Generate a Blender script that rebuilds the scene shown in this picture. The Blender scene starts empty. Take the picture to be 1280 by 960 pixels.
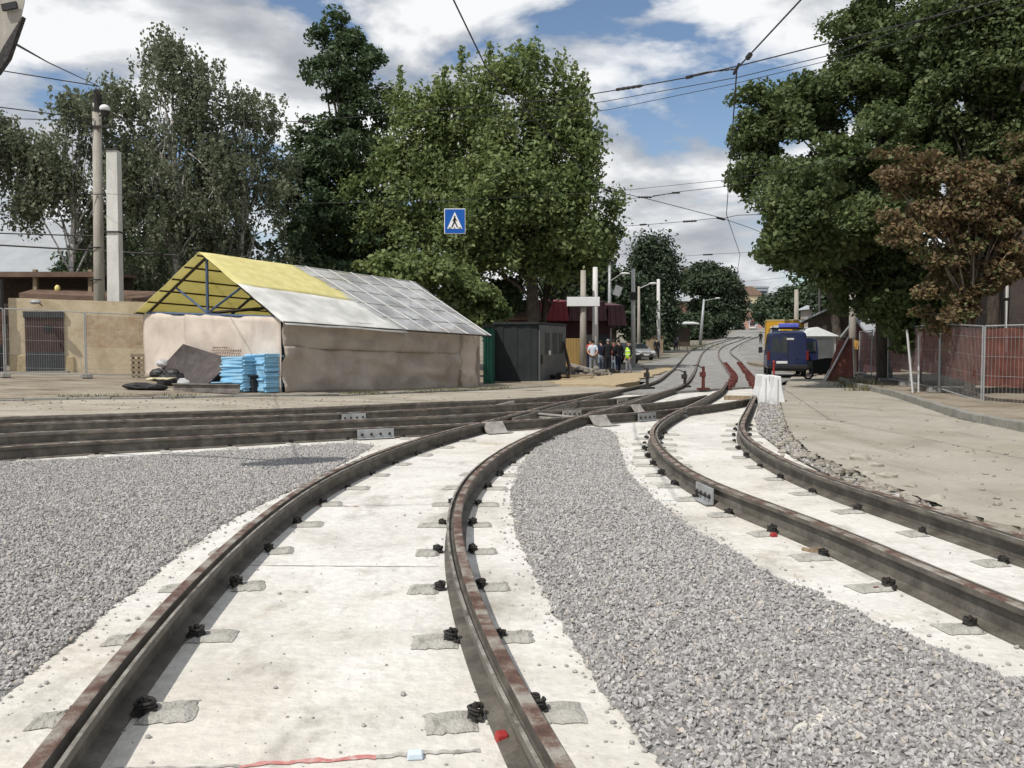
import bpy, bmesh, math, random
import numpy as np
from mathutils import Vector, Matrix, Euler, noise as mnoise
random.seed(7); RNG = np.random.default_rng(11)
scene = bpy.context.scene
COL = scene.collection
R = math.radians
# ------------------------------------------------------------------ camera
F_PX, CX, CY, YH, CAMH = 1035.0, 640.0, 480.0, 433.0, 1.49
PITCH = math.atan((CY - YH) / F_PX)
cam = bpy.data.cameras.new('camera'); cam.sensor_width = 36.0; cam.lens = 36.0 * F_PX / 1280.0
cam.clip_start = 0.05; cam.clip_end = 4000
camo = bpy.data.objects.new('camera', cam); COL.objects.link(camo)
camo.location = (0, 0, CAMH); camo.rotation_euler = (math.pi / 2 - PITCH, 0, 0)
scene.camera = camo
_F = Vector((0, math.cos(PITCH), -math.sin(PITCH))); _U = Vector((0, math.sin(PITCH), math.cos(PITCH)))
def ray(px, py): return _F + Vector((1, 0, 0)) * ((px - CX) / F_PX) + _U * ((CY - py) / F_PX)
def at(px, py, Y):
    d = ray(px, py); return Vector((0, 0, CAMH)) + d * (Y / d.y)
def sstep(a, b, x):
    t = min(1, max(0, (x - a) / (b - a))); return t * t * (3 - 2 * t)
def T(x, y):
    g = 0.0
    if y > 45: g = .95 * (min(y, 95) - 45) ** 1.5 / 50 ** 1.5
    if y > 95: g += .032 * (min(y, 340) - 95)
    s = sstep(18, 24, y) * (.035 * min(18, max(0, -x - 1)) - .1 * (1 - sstep(0, 5, x)))
    return g + s * (1 - .6 * sstep(60, 120, y))
def gnd(px, py, dz=0.0):
    d = ray(px, py); t0 = 1.0; t = 1.0
    o = Vector((0, 0, CAMH)); prev = 0.5
    for i in range(4000):
        t = prev * 1.01
        p = o + d * t
        if p.z <= T(p.x, p.y) + dz:
            lo, hi = prev, t
            for k in range(30):
                m = (lo + hi) / 2; q = o + d * m
                if q.z <= T(q.x, q.y) + dz: hi = m
                else: lo = m
            return o + d * hi
        prev = t
        if p.y > 1500: break
    return o + d * prev
def gp(px, Y, dz=0.0):
    x = (px - CX) / F_PX * Y * (math.cos(PITCH)) * 1.0
    x = at(px, 440, Y).x
    return Vector((x, Y, T(x, Y) + dz))
# ------------------------------------------------------------------ materials
def nn(nt, t, **kw):
    n = nt.nodes.new(t)
    for k, v in kw.items(): setattr(n, k, v)
    return n
def ramp(nt, stops, interp='LINEAR'):
    r = nt.nodes.new('ShaderNodeValToRGB'); e = r.color_ramp; e.interpolation = interp
    while len(e.elements) < len(stops): e.elements.new(.5)
    for el, (p, c) in zip(e.elements, stops):
        el.position = p; el.color = (c[0], c[1], c[2], 1) if not isinstance(c, (int, float)) else (c, c, c, 1)
    return r
def mat(name, cols, scale=4.0, rough=.8, bump=0.0, bscale=None, metal=0.0, detail=6, lo=.3, hi=.7, fine=0.0, alpha=1.0, spec=.3, stretch=None, distort=0.0, stain=()):
    """noise-mottled principled surface; cols = 1..4 base colours spread over a noise"""
    m = bpy.data.materials.new(name); m.use_nodes = True; nt = m.node_tree; b = nt.nodes['Principled BSDF']
    b.inputs['Roughness'].default_value = rough; b.inputs['Metallic'].default_value = metal
    b.inputs['Specular IOR Level'].default_value = spec
    tc = nn(nt, 'ShaderNodeTexCoord'); vec = tc.outputs['Object']
    if stretch:
        mp = nn(nt, 'ShaderNodeMapping'); mp.inputs['Scale'].default_value = stretch
        nt.links.new(vec, mp.inputs['Vector']); vec = mp.outputs['Vector']
    if len(cols) == 1: cols = [tuple(c * .82 for c in cols[0]), cols[0], tuple(min(1, c * 1.12) for c in cols[0])]
    n = nn(nt, 'ShaderNodeTexNoise'); n.inputs['Scale'].default_value = scale; n.inputs['Detail'].default_value = detail; n.inputs['Roughness'].default_value = .62
    n.inputs['Distortion'].default_value = distort
    nt.links.new(vec, n.inputs['Vector'])
    k = len(cols)
    r = ramp(nt, [(lo + (hi - lo) * i / (k - 1), c) for i, c in enumerate(cols)])
    nt.links.new(n.outputs['Fac'], r.inputs['Fac']); out = r.outputs['Color']
    if fine > 0:
        n2 = nn(nt, 'ShaderNodeTexNoise'); n2.inputs['Scale'].default_value = scale * 14; n2.inputs['Detail'].default_value = 4
        nt.links.new(vec, n2.inputs['Vector'])
        r2 = ramp(nt, [(.3, 1 - fine), (.7, 1 + fine * .0 + 0.0)])
        nt.links.new(n2.outputs['Fac'], r2.inputs['Fac'])
        mx = nn(nt, 'ShaderNodeMix', data_type='RGBA', blend_type='MULTIPLY'); mx.inputs['Factor'].default_value = 1
        nt.links.new(out, mx.inputs['A']); nt.links.new(r2.outputs['Color'], mx.inputs['B']); out = mx.outputs['Result']
    for (ssc, scol, s0, s1, sst) in stain:
        mp2 = nn(nt, 'ShaderNodeMapping'); mp2.inputs['Scale'].default_value = sst; mp2.inputs['Location'].default_value = (ssc * 3.7, 1.3, 2.1); nt.links.new(tc.outputs['Object'], mp2.inputs['Vector'])
        n4 = nn(nt, 'ShaderNodeTexNoise'); n4.inputs['Scale'].default_value = ssc; n4.inputs['Detail'].default_value = 7; n4.inputs['Roughness'].default_value = .66; nt.links.new(mp2.outputs[0], n4.inputs['Vector'])
        r4 = ramp(nt, [(s0, (1., 1., 1.)), (s1, scol)]); nt.links.new(n4.outputs['Fac'], r4.inputs['Fac'])
        m4 = nn(nt, 'ShaderNodeMix', data_type='RGBA', blend_type='MULTIPLY'); m4.inputs['Factor'].default_value = 1
        nt.links.new(out, m4.inputs['A']); nt.links.new(r4.outputs['Color'], m4.inputs['B']); out = m4.outputs['Result']
    nt.links.new(out, b.inputs['Base Color'])
    if bump > 0:
        n3 = nn(nt, 'ShaderNodeTexNoise'); n3.inputs['Scale'].default_value = bscale or scale * 6; n3.inputs['Detail'].default_value = 5
        nt.links.new(vec, n3.inputs['Vector'])
        bp = nn(nt, 'ShaderNodeBump'); bp.inputs['Strength'].default_value = bump; bp.inputs['Distance'].default_value = .02
        nt.links.new(n3.outputs['Fac'], bp.inputs['Height']); nt.links.new(bp.outputs['Normal'], b.inputs['Normal'])
    if alpha < 1: b.inputs['Alpha'].default_value = alpha
    return m
def leafmat(name, stops, trans=.35):
    m = bpy.data.materials.new(name); m.use_nodes = True; nt = m.node_tree
    nt.nodes.remove(nt.nodes['Principled BSDF']); out = nt.nodes['Material Output']
    g = nn(nt, 'ShaderNodeNewGeometry')
    tc = nn(nt, 'ShaderNodeTexCoord'); n = nn(nt, 'ShaderNodeTexNoise'); n.inputs['Scale'].default_value = .7; n.inputs['Detail'].default_value = 2
    nt.links.new(tc.outputs['Object'], n.inputs['Vector'])
    ad = nn(nt, 'ShaderNodeMath', operation='MULTIPLY_ADD'); nt.links.new(n.outputs['Fac'], ad.inputs[0]); ad.inputs[1].default_value = .9
    mu = nn(nt, 'ShaderNodeMath', operation='MULTIPLY_ADD'); nt.links.new(g.outputs['Random Per Island'], mu.inputs[0]); mu.inputs[1].default_value = .6; mu.inputs[2].default_value = -.25
    nt.links.new(mu.outputs[0], ad.inputs[2])
    stops = [(p, tuple((.9 * c + .1 * sum(cc) / 3) * 1.5 for c in cc)) for p, cc in stops]
    r = ramp(nt, stops); nt.links.new(ad.outputs[0], r.inputs['Fac'])
    d = nn(nt, 'ShaderNodeBsdfDiffuse'); t = nn(nt, 'ShaderNodeBsdfTranslucent'); gl = nn(nt, 'ShaderNodeBsdfGlossy'); gl.inputs['Roughness'].default_value = .6
    gl.inputs['Color'].default_value = (.8, .85, .8, 1)
    nt.links.new(r.outputs['Color'], d.inputs['Color']); nt.links.new(r.outputs['Color'], t.inputs['Color'])
    a = nn(nt, 'ShaderNodeMixShader'); a.inputs[0].default_value = trans
    nt.links.new(d.outputs[0], a.inputs[1]); nt.links.new(t.outputs[0], a.inputs[2])
    c = nn(nt, 'ShaderNodeMixShader'); c.inputs[0].default_value = .025
    nt.links.new(a.outputs[0], c.inputs[1]); nt.links.new(gl.outputs[0], c.inputs[2])
    nt.links.new(c.outputs[0], out.inputs['Surface']); return m
def glass(name, col=(.02, .025, .03), rough=.08):
    return mat(name, [col], rough=rough, spec=.6)
def thinfilm(name, cols, alpha, trans=.4, scale=3):
    m = bpy.data.materials.new(name); m.use_nodes = True; nt = m.node_tree
    nt.nodes.remove(nt.nodes['Principled BSDF']); out = nt.nodes['Material Output']
    tc = nn(nt, 'ShaderNodeTexCoord'); n = nn(nt, 'ShaderNodeTexNoise'); n.inputs['Scale'].default_value = scale; n.inputs['Detail'].default_value = 5
    nt.links.new(tc.outputs['Object'], n.inputs['Vector'])
    r = ramp(nt, [(.3, cols[0]), (.7, cols[-1])]); nt.links.new(n.outputs['Fac'], r.inputs['Fac'])
    d = nn(nt, 'ShaderNodeBsdfDiffuse'); t = nn(nt, 'ShaderNodeBsdfTranslucent'); tr = nn(nt, 'ShaderNodeBsdfTransparent')
    nt.links.new(r.outputs['Color'], d.inputs['Color']); nt.links.new(r.outputs['Color'], t.inputs['Color'])
    a = nn(nt, 'ShaderNodeMixShader'); a.inputs[0].default_value = trans
    nt.links.new(d.outputs[0], a.inputs[1]); nt.links.new(t.outputs[0], a.inputs[2])
    c = nn(nt, 'ShaderNodeMixShader')
    r2 = ramp(nt, [(.35, max(0, alpha - .12)), (.65, min(1, alpha + .12))]); nt.links.new(n.outputs['Fac'], r2.inputs['Fac'])
    nt.links.new(r2.outputs['Color'], c.inputs[0])
    nt.links.new(tr.outputs[0], c.inputs[1]); nt.links.new(a.outputs[0], c.inputs[2])
    nt.links.new(c.outputs[0], out.inputs['Surface']); return m
def brickmat(name, c1, c2, mortar, sx=.25, sy=.075):
    m = bpy.data.materials.new(name); m.use_nodes = True; nt = m.node_tree; b = nt.nodes['Principled BSDF']; b.inputs['Roughness'].default_value = .9
    tc = nn(nt, 'ShaderNodeTexCoord'); sp = nn(nt, 'ShaderNodeSeparateXYZ'); nt.links.new(tc.outputs['Object'], sp.inputs[0])
    ad = nn(nt, 'ShaderNodeMath', operation='ADD'); nt.links.new(sp.outputs[0], ad.inputs[0]); nt.links.new(sp.outputs[1], ad.inputs[1])
    cb = nn(nt, 'ShaderNodeCombineXYZ'); nt.links.new(ad.outputs[0], cb.inputs[0]); nt.links.new(sp.outputs[2], cb.inputs[1])
    br = nn(nt, 'ShaderNodeTexBrick'); nt.links.new(cb.outputs[0], br.inputs['Vector'])
    br.inputs['Color1'].default_value = (*c1, 1); br.inputs['Color2'].default_value = (*c2, 1); br.inputs['Mortar'].default_value = (*mortar, 1)
    br.inputs['Scale'].default_value = 1; br.inputs['Brick Width'].default_value = sx; br.inputs['Row Height'].default_value = sy; br.inputs['Mortar Size'].default_value = .008
    n = nn(nt, 'ShaderNodeTexNoise'); n.inputs['Scale'].default_value = 1.2; n.inputs['Detail'].default_value = 6; nt.links.new(tc.outputs['Object'], n.inputs['Vector'])
    r = ramp(nt, [(.3, .6), (.7, 1.0)]); nt.links.new(n.outputs['Fac'], r.inputs['Fac'])
    mx = nn(nt, 'ShaderNodeMix', data_type='RGBA', blend_type='MULTIPLY'); mx.inputs['Factor'].default_value = 1
    nt.links.new(br.outputs['Color'], mx.inputs['A']); nt.links.new(r.outputs['Color'], mx.inputs['B']); nt.links.new(mx.outputs['Result'], b.inputs['Base Color'])
    return m
M = {}
M['slab'] = mat('slab_concrete', [(.42, .395, .35), (.63, .607, .56), (.71, .69, .645), (.75, .73, .69)], scale=1.1, rough=.9, bump=.5, bscale=22, fine=.16, lo=.25, hi=.7, distort=.6, stain=((.9, (.72, .655, .55), .6, .72, (1, 1, 1)), (2.6, (.70, .69, .67), .56, .70, (1, .45, 1)), (5, (.78, .76, .73), .55, .72, (1, 1, 1)), (16, (.62, .6, .56), .67, .75, (1, 1, 1)), (.35, (.92, .895, .85), .45, .65, (1, 1, 1))))
M['mortar'] = mat('mortar', [(.31, .298, .262), (.42, .405, .362), (.5, .485, .438)], scale=9, rough=.95, bump=.8, bscale=50, fine=.2)
M['steel'] = mat('rail_steel', [(.072, .063, .053), (.13, .117, .098), (.21, .19, .16)], scale=5, rough=.6, bump=.15, bscale=60, metal=.0, fine=.25, spec=.3)
M['railtop'] = mat('rail_top', [(.085, .046, .033), (.14, .082, .06), (.24, .20, .165), (.34, .315, .27)], scale=6, rough=.6, bump=.3, bscale=70, fine=.25, lo=.36, hi=.62, spec=.4)
M['raillip'] = mat('rail_lip', [(.09, .075, .06), (.22, .20, .17), (.34, .32, .28)], scale=7, rough=.6, bump=.3, fine=.25, lo=.35, hi=.62)
M['clip'] = mat('clip_iron', [(.012, .011, .011), (.03, .028, .026), (.07, .06, .052)], scale=25, rough=.6, bump=.4)
M['bolt'] = mat('bolt_iron', [(.02, .018, .017), (.06, .05, .045)], scale=30, rough=.5)
M['plate'] = mat('galvanised_plate', [(.26, .27, .27), (.36, .37, .37), (.44, .45, .45)], scale=8, rough=.5, metal=.3, fine=.12)
M['plate2'] = mat('bare_steel_plate', [(.22, .20, .175), (.32, .30, .27), (.40, .38, .345)], scale=8, rough=.6, fine=.15)
M['gravelbed'] = mat('gravel_bed', [(.21, .203, .196), (.32, .31, .30), (.41, .40, .385)], scale=30, rough=.95, bump=1.0, bscale=60, fine=.4)
M['rubble'] = mat('rubble_dirt', [(.13, .115, .095), (.24, .22, .19), (.34, .315, .28)], scale=5, rough=.95, bump=1.0, bscale=25, fine=.4)
M['dustroad'] = mat('dusty_road', [(.29, .255, .20), (.38, .342, .278), (.45, .413, .34)], scale=.9, rough=.95, bump=.4, bscale=30, fine=.15, stretch=(.6, 1.2, 1), stain=((1.2, (.62, .58, .5), .52, .68, (.25, 1.6, 1)), (7, (.7, .68, .62), .6, .7, (1, 1, 1))))
M['pavement'] = mat('dirt_pavement', [(.20, .165, .125), (.30, .255, .195), (.37, .325, .26)], scale=.8, rough=.95, bump=.4, bscale=25, fine=.2, stain=((1.1, (.55, .5, .43), .52, .66, (.5, 1.4, 1)), (6, (.65, .62, .55), .58, .7, (1, 1, 1))))
M['asphalt'] = mat('dusty_asphalt', [(.25, .228, .185), (.335, .31, .256), (.38, .353, .295), (.42, .395, .335)], scale=.7, rough=.95, bump=.35, bscale=60, fine=.12, lo=.25, hi=.72, distort=.5, stain=((1.0, (.78, .765, .735), .55, .70, (1.5, .22, 1)), (.6, (.9, .88, .83), .5, .65, (1, 1, 1)), (9, (.76, .75, .72), .63, .74, (1, 1, 1))))
M['oldasphalt'] = mat('old_asphalt', [(.17, .165, .15), (.25, .243, .222), (.33, .32, .29)], scale=.35, rough=.95, bump=.3, bscale=30, fine=.2)
M['ballast'] = mat('ballast', [(.2, .193, .18), (.31, .302, .282), (.41, .40, .375)], scale=2.2, rough=.95, bump=.8, bscale=18, fine=.35)
M['ground'] = mat('earth', [(.15, .135, .10), (.23, .21, .165), (.28, .26, .21)], scale=.25, rough=1, bump=.3, bscale=8, fine=.2)
M['sand'] = mat('sand', [(.36, .28, .17), (.46, .375, .245)], scale=3, rough=1, bump=.5, fine=.15)
M['kerb'] = mat('kerb_stone', [(.22, .21, .185), (.33, .32, .285)], scale=3, rough=.9, bump=.5, fine=.2)
M['grass'] = mat('dry_grass', [(.06, .07, .025), (.12, .12, .05), (.2, .17, .09)], scale=12, rough=1)
M['concrete'] = mat('pole_concrete', [(.26, .235, .195), (.36, .33, .285), (.44, .41, .36)], scale=1.5, rough=.9, bump=.3, fine=.15, stretch=(2, 2, .5))
M['whiteconc'] = mat('white_concrete', [(.48, .47, .44), (.60, .59, .56), (.68, .67, .64)], scale=1.5, rough=.9, bump=.3, fine=.12, stretch=(2, 2, .6))
M['bark'] = mat('bark', [(.035, .028, .022), (.07, .058, .046), (.12, .1, .08)], scale=5, rough=1, bump=1, bscale=14, stretch=(2, 2, .5))
M['birchbark'] = mat('birch_bark', [(.05, .045, .04), (.38, .36, .33), (.52, .5, .47)], scale=3, rough=.9, bump=.4, stretch=(1, 1, 1.6), lo=.35, hi=.55)
M['palebark'] = mat('pale_bark', [(.12, .095, .07), (.22, .18, .14), (.3, .26, .21)], scale=5, rough=1, bump=.8, stretch=(2, 2, .5))
M['leaf_maple'] = leafmat('leaf_maple', [(0, (.042, .066, .021)), (.35, (.088, .126, .036)), (.65, (.145, .184, .056)), (1, (.208, .234, .088))], .45)
M['leaf_dark'] = leafmat('leaf_dark', [(0, (.02, .038, .016)), (.5, (.042, .07, .027)), (1, (.075, .105, .042))], .3)
M['leaf_birch'] = leafmat('leaf_birch', [(0, (.062, .074, .042)), (.5, (.108, .124, .072)), (1, (.175, .19, .12))], .42)
M['leaf_linden'] = leafmat('leaf_linden', [(0, (.03, .05, .016)), (.45, (.062, .09, .028)), (.8, (.105, .135, .043)), (1, (.15, .165, .062))], .42)
M['leaf_brown'] = leafmat('leaf_brown', [(0, (.07, .10, .03)), (.28, (.09, .105, .032)), (.38, (.085, .058, .03)), (.6, (.125, .083, .04)), (.85, (.185, .125, .056)), (1, (.10, .125, .04))], .36)
M['leaf_far'] = leafmat('leaf_far', [(0, (.02, .034, .018)), (.5, (.034, .052, .026)), (1, (.055, .075, .036))], .2)
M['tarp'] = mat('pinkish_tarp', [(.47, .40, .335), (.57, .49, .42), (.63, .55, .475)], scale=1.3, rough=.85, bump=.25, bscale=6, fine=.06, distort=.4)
M['tarpside'] = mat('pinkish_tarp_shaded', [(.32, .275, .23), (.42, .365, .31), (.50, .44, .375)], scale=1.1, rough=.85, bump=.25, bscale=5, fine=.08, distort=.5)  # darker copy of the tarp: shade of the long side put into the colour
M['yellow_tarp'] = thinfilm('yellow_tarp', [(.84, .77, .36), (.9, .84, .46)], .98, .42)
M['film'] = thinfilm('clear_film', [(.5, .51, .52), (.76, .77, .77)], .56, .35, 1.2)
M['filmwhite'] = thinfilm('white_film', [(.68, .68, .65), (.84, .84, .8)], .88, .3, 1.6)
M['bluesteel'] = mat('blue_painted_steel', [(.045, .075, .14), (.075, .12, .2)], scale=5, rough=.6)
M['darkwood'] = mat('dark_wood', [(.035, .026, .02), (.075, .058, .045)], scale=8, rough=.9, bump=.4)
M['wood'] = mat('wood', [(.16, .12, .075), (.26, .2, .13), (.33, .26, .175)], scale=6, rough=.9, bump=.4, stretch=(3, 3, .6))
M['batten'] = mat('batten', [(.52, .51, .48), (.66, .65, .62)], scale=6, rough=.8)
M['foam'] = mat('blue_foam', [(.24, .50, .70), (.34, .60, .79)], scale=4, rough=.8, fine=.05)
M['board'] = mat('dark_board', [(.05, .041, .04), (.075, .063, .06), (.11, .093, .088)], scale=3, rough=.75, fine=.15)
M['black'] = mat('black_plastic', [(.012, .012, .013), (.03, .03, .031)], scale=8, rough=.5)
M['greybag'] = mat('grey_bag', [(.3, .3, .3), (.55, .55, .54)], scale=7, rough=.8, bump=.5)
M['yellowwall'] = mat('ochre_plaster', [(.46, .37, .24), (.60, .50, .345), (.67, .57, .42)], scale=1.0, rough=.95, bump=.5, bscale=7, fine=.12, distort=.5)
M['doorbrown'] = mat('brown_door_paint', [(.055, .03, .026), (.085, .05, .042)], scale=3, rough=.6, fine=.15)
M['doordark'] = mat('dark_door_paint', [(.04, .043, .046), (.065, .07, .074)], scale=3, rough=.6, fine=.15)
M['net'] = thinfilm('red_netting', [(.36, .15, .10), (.44, .2, .14)], .26, .4, 6)
M['netdark'] = thinfilm('dull_red_netting', [(.17, .07, .055), (.26, .105, .082)], .88, .4, 3)
M['fencewire'] = mat('galvanised_wire', [(.33, .34, .34), (.46, .47, .47)], rough=.45, metal=.4)
M['footblock'] = mat('fence_foot', [(.2, .195, .18), (.3, .29, .27)], scale=8, rough=.95)
M['darkmetal'] = mat('dark_container_paint', [(.016, .019, .02), (.03, .034, .036)], scale=2, rough=.6, fine=.15)
M['greymetal'] = mat('grey_container_paint', [(.10, .107, .11), (.145, .155, .158)], scale=2, rough=.6, fine=.15)
M['greenmetal'] = mat('green_paint', [(.012, .07, .05), (.02, .11, .08)], scale=3, rough=.6)
M['redroof'] = mat('red_roof', [(.2, .025, .028), (.28, .036, .04)], scale=2, rough=.55)
M['maroon'] = mat('maroon_siding', [(.085, .035, .038), (.11, .048, .052)], scale=2, rough=.7)
M['greyroof'] = mat('grey_metal_roof', [(.30, .32, .335), (.40, .42, .435)], scale=.8, rough=.5, fine=.1)
M['rustroof'] = mat('rusty_roof', [(.10, .06, .042), (.17, .115, .085)], scale=2, rough=.8)
M['brick'] = brickmat('brick_red', (.17, .065, .045), (.22, .095, .062), (.2, .18, .16))
M['darkbrick'] = brickmat('brick_brown', (.14, .10, .085), (.19, .14, .12), (.2, .18, .165))
M['plaster'] = mat('grey_plaster', [(.26, .225, .2), (.36, .315, .285)], scale=1, rough=.95, bump=.3)
M['pinkwall'] = mat('pink_plaster', [(.42, .24, .19), (.5, .3, .24)], scale=1, rough=.95)
M['creamwall'] = mat('cream_plaster', [(.48, .40, .27), (.56, .48, .34)], scale=1, rough=.95)
M['ochrefence'] = mat('ochre_fence', [(.24, .155, .05), (.32, .215, .08)], scale=2, rough=.7, stretch=(4, 4, .5))
M['white'] = mat('white_paint', [(.66, .66, .65), (.76, .76, .75)], scale=2, rough=.6, fine=.05)
M['offwhite'] = mat('off_white', [(.5, .5, .49), (.62, .62, .6)], scale=2, rough=.7)
M['signblue'] = mat('sign_blue', [(.005, .075, .33), (.008, .09, .38)], scale=2, rough=.35)
M['signblack'] = mat('sign_black', [(.008, .008, .008), (.012, .012, .012)], rough=.5)
M['redpaint'] = mat('red_oxide_paint', [(.075, .022, .018), (.14, .036, .03)], scale=14, rough=.8)
M['red'] = mat('red_plastic', [(.3, .03, .03), (.36, .04, .04)], scale=5, rough=.5)
M['bluelump'] = mat('pale_blue_chalk', [(.5, .6, .68), (.62, .7, .76)], scale=12, rough=.9)
M['vanblue'] = mat('van_blue', [(.010, .016, .055), (.014, .022, .072)], scale=3, rough=.25, spec=.6)
M['glass'] = glass('dark_glass')
M['tyre'] = mat('tyre', [(.015, .015, .015), (.028, .027, .026)], scale=9, rough=.9)
M['rim'] = mat('rim', [(.3, .3, .3), (.42, .42, .42)], rough=.4, metal=.5)
M['tail'] = mat('tail_light', [(.12, .012, .012), (.17, .016, .014)], rough=.25)
M['truckyellow'] = mat('truck_yellow', [(.50, .27, .02), (.58, .33, .03)], scale=2, rough=.5)
M['carsilver'] = mat('car_silver', [(.36, .37, .38), (.44, .45, .46)], rough=.25, metal=.4)
M['cardark'] = mat('car_dark', [(.02, .022, .025), (.03, .032, .036)], rough=.25, spec=.6)
M['wire'] = mat('cable_black', [(.015, .015, .016), (.03, .03, .03)], rough=.6)
M['insul'] = mat('insulator', [(.02, .018, .018), (.05, .045, .04)], rough=.4)
M['skin'] = mat('skin', [(.42, .25, .17), (.5, .31, .22)], scale=6, rough=.6)
def cloth(n, c): M[n] = mat(n, [c], scale=9, rough=.9)
cloth('c_white', (.55, .6, .68)); cloth('c_grey', (.2, .21, .23)); cloth('c_black', (.014, .014, .016)); cloth('c_navy', (.016, .02, .045)); cloth('c_jeans', (.24, .3, .37))
cloth('c_hivis', (.42, .66, .06)); cloth('c_red', (.4, .06, .04)); cloth('c_lilac', (.3, .27, .38)); cloth('c_hair', (.025, .018, .013)); cloth('c_greyhair', (.25, .24, .23))
# ------------------------------------------------------------------ objects
def wloc(o):
    l = Vector((0, 0, 0))
    while o is not None: l += o.location; o = o.parent
    return l
def tag(o, label=None, cat=None, group=None, kind=None):
    if label: o['label'] = label
    if cat: o['category'] = cat
    if group: o['group'] = group
    if kind: o['kind'] = kind
    return o
def thing(name, label, cat, loc=(0, 0, 0), group=None):
    o = bpy.data.objects.new(name, None); COL.objects.link(o); o.location = loc; o.empty_display_size = .2
    return tag(o, label, cat, group)
class MB:
    def __init__(s): s.v = []; s.f = []; s.mi = []
    def add(s, vs, fs, mi=0):
        b = len(s.v); s.v += [tuple(v) for v in vs]; s.f += [tuple(i + b for i in f) for f in fs]; s.mi += [mi] * len(fs); return s
    def box(s, c, d, rz=0, rx=0, ry=0, mi=0, taper=1.0):
        E = Euler((rx, ry, rz)).to_matrix(); vs = []
        for k, z in enumerate((-.5, .5)):
            t = taper if k else 1
            for x, y in ((-.5, -.5), (.5, -.5), (.5, .5), (-.5, .5)):
                vs.append(Vector(c) + E @ Vector((x * d[0] * t, y * d[1] * t, z * d[2])))
        return s.add(vs, [(3, 2, 1, 0), (4, 5, 6, 7), (0, 1, 5, 4), (1, 2, 6, 5), (2, 3, 7, 6), (3, 0, 4, 7)], mi)
    def hexa(s, p, mi=0):  # 8 corners bottom ccw then top
        return s.add(p, [(3, 2, 1, 0), (4, 5, 6, 7), (0, 1, 5, 4), (1, 2, 6, 5), (2, 3, 7, 6), (3, 0, 4, 7)], mi)
    def tube(s, pts, rad, n=8, mi=0, cap=True):
        pts = [Vector(p) for p in pts]; k = len(pts)
        if not hasattr(rad, '__len__'): rad = [rad] * k
        vs = []; up = Vector((0, 0, 1))
        for i, p in enumerate(pts):
            t = (pts[min(i + 1, k - 1)] - pts[max(i - 1, 0)])
            if t.length < 1e-9: t = Vector((0, 0, 1))
            t.normalize(); a = t.cross(up)
            if a.length < .05: a = t.cross(Vector((0, 1, 0)))
            a.normalize(); b = a.cross(t)
            for j in range(n):
                q = 2 * math.pi * j / n; vs.append(p + (a * math.cos(q) + b * math.sin(q)) * rad[i])
        fs = []
        for i in range(k - 1):
            for j in range(n):
                fs.append((i * n + j, i * n + (j + 1) % n, (i + 1) * n + (j + 1) % n, (i + 1) * n + j))
        if cap: fs += [tuple(range(n))[::-1], tuple(range((k - 1) * n, k * n))]
        return s.add(vs, fs, mi)
    def ell(s, c, r, seg=12, rings=7, mi=0, jit=0):
        vs = []; c = Vector(c)
        for i in range(1, rings):
            th = math.pi * i / rings
            for j in range(seg):
                ph = 2 * math.pi * j / seg; k = 1 + (random.uniform(-jit, jit) if jit else 0)
                vs.append(c + Vector((r[0] * math.sin(th) * math.cos(ph), r[1] * math.sin(th) * math.sin(ph), r[2] * math.cos(th))) * k)
        n = len(vs); vs += [c + Vector((0, 0, r[2])), c - Vector((0, 0, r[2]))]; fs = []
        for i in range(rings - 2):
            for j in range(seg): fs.append((i * seg + j, (i + 1) * seg + j, (i + 1) * seg + (j + 1) % seg, i * seg + (j + 1) % seg))
        for j in range(seg):
            fs.append((n, j, (j + 1) % seg)); a = (rings - 2) * seg; fs.append((n + 1, a + (j + 1) % seg, a + j))
        return s.add(vs, fs, mi)
    def prism(s, poly, z0, z1, mi=0):
        n = len(poly); vs = [(p[0], p[1], z0) for p in poly] + [(p[0], p[1], z1) for p in poly]
        return s.add(vs, [tuple(range(n))[::-1], tuple(range(n, 2 * n))] + [(i, (i + 1) % n, n + (i + 1) % n, n + i) for i in range(n)], mi)
    def sheet(s, P, nu, nv, fn=None, thick=0.0, mi=0):
        """bilinear sheet through 4 corners p00,p10,p11,p01 with displacement fn(u,v)->offset along normal"""
        P = [Vector(p) for p in P]; nrm = (P[1] - P[0]).cross(P[3] - P[0]).normalized()
        vs = []
        for lay in ((0, 1) if thick else (0,)):
            for j in range(nv + 1):
                for i in range(nu + 1):
                    u, v = i / nu, j / nv
                    p = (P[0] * (1 - u) + P[1] * u) * (1 - v) + (P[3] * (1 - u) + P[2] * u) * v
                    vs.append(p + nrm * ((fn(u, v) if fn else 0) - lay * thick))
        w = nu + 1; fs = []
        for j in range(nv):
            for i in range(nu): fs.append((j * w + i, j * w + i + 1, (j + 1) * w + i + 1, (j + 1) * w + i))
        if thick:
            o = w * (nv + 1); fs += [tuple(q + o for q in f[::-1]) for f in list(fs)]
            ring = [i for i in range(w)] + [j * w + nu for j in range(1, nv + 1)] + [nv * w + i for i in range(nu - 1, -1, -1)] + [j * w for j in range(nv - 1, 0, -1)]
            for a, b in zip(ring, ring[1:] + ring[:1]): fs.append((b, a, a + o, b + o))
        return s.add(vs, fs, mi)
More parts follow.
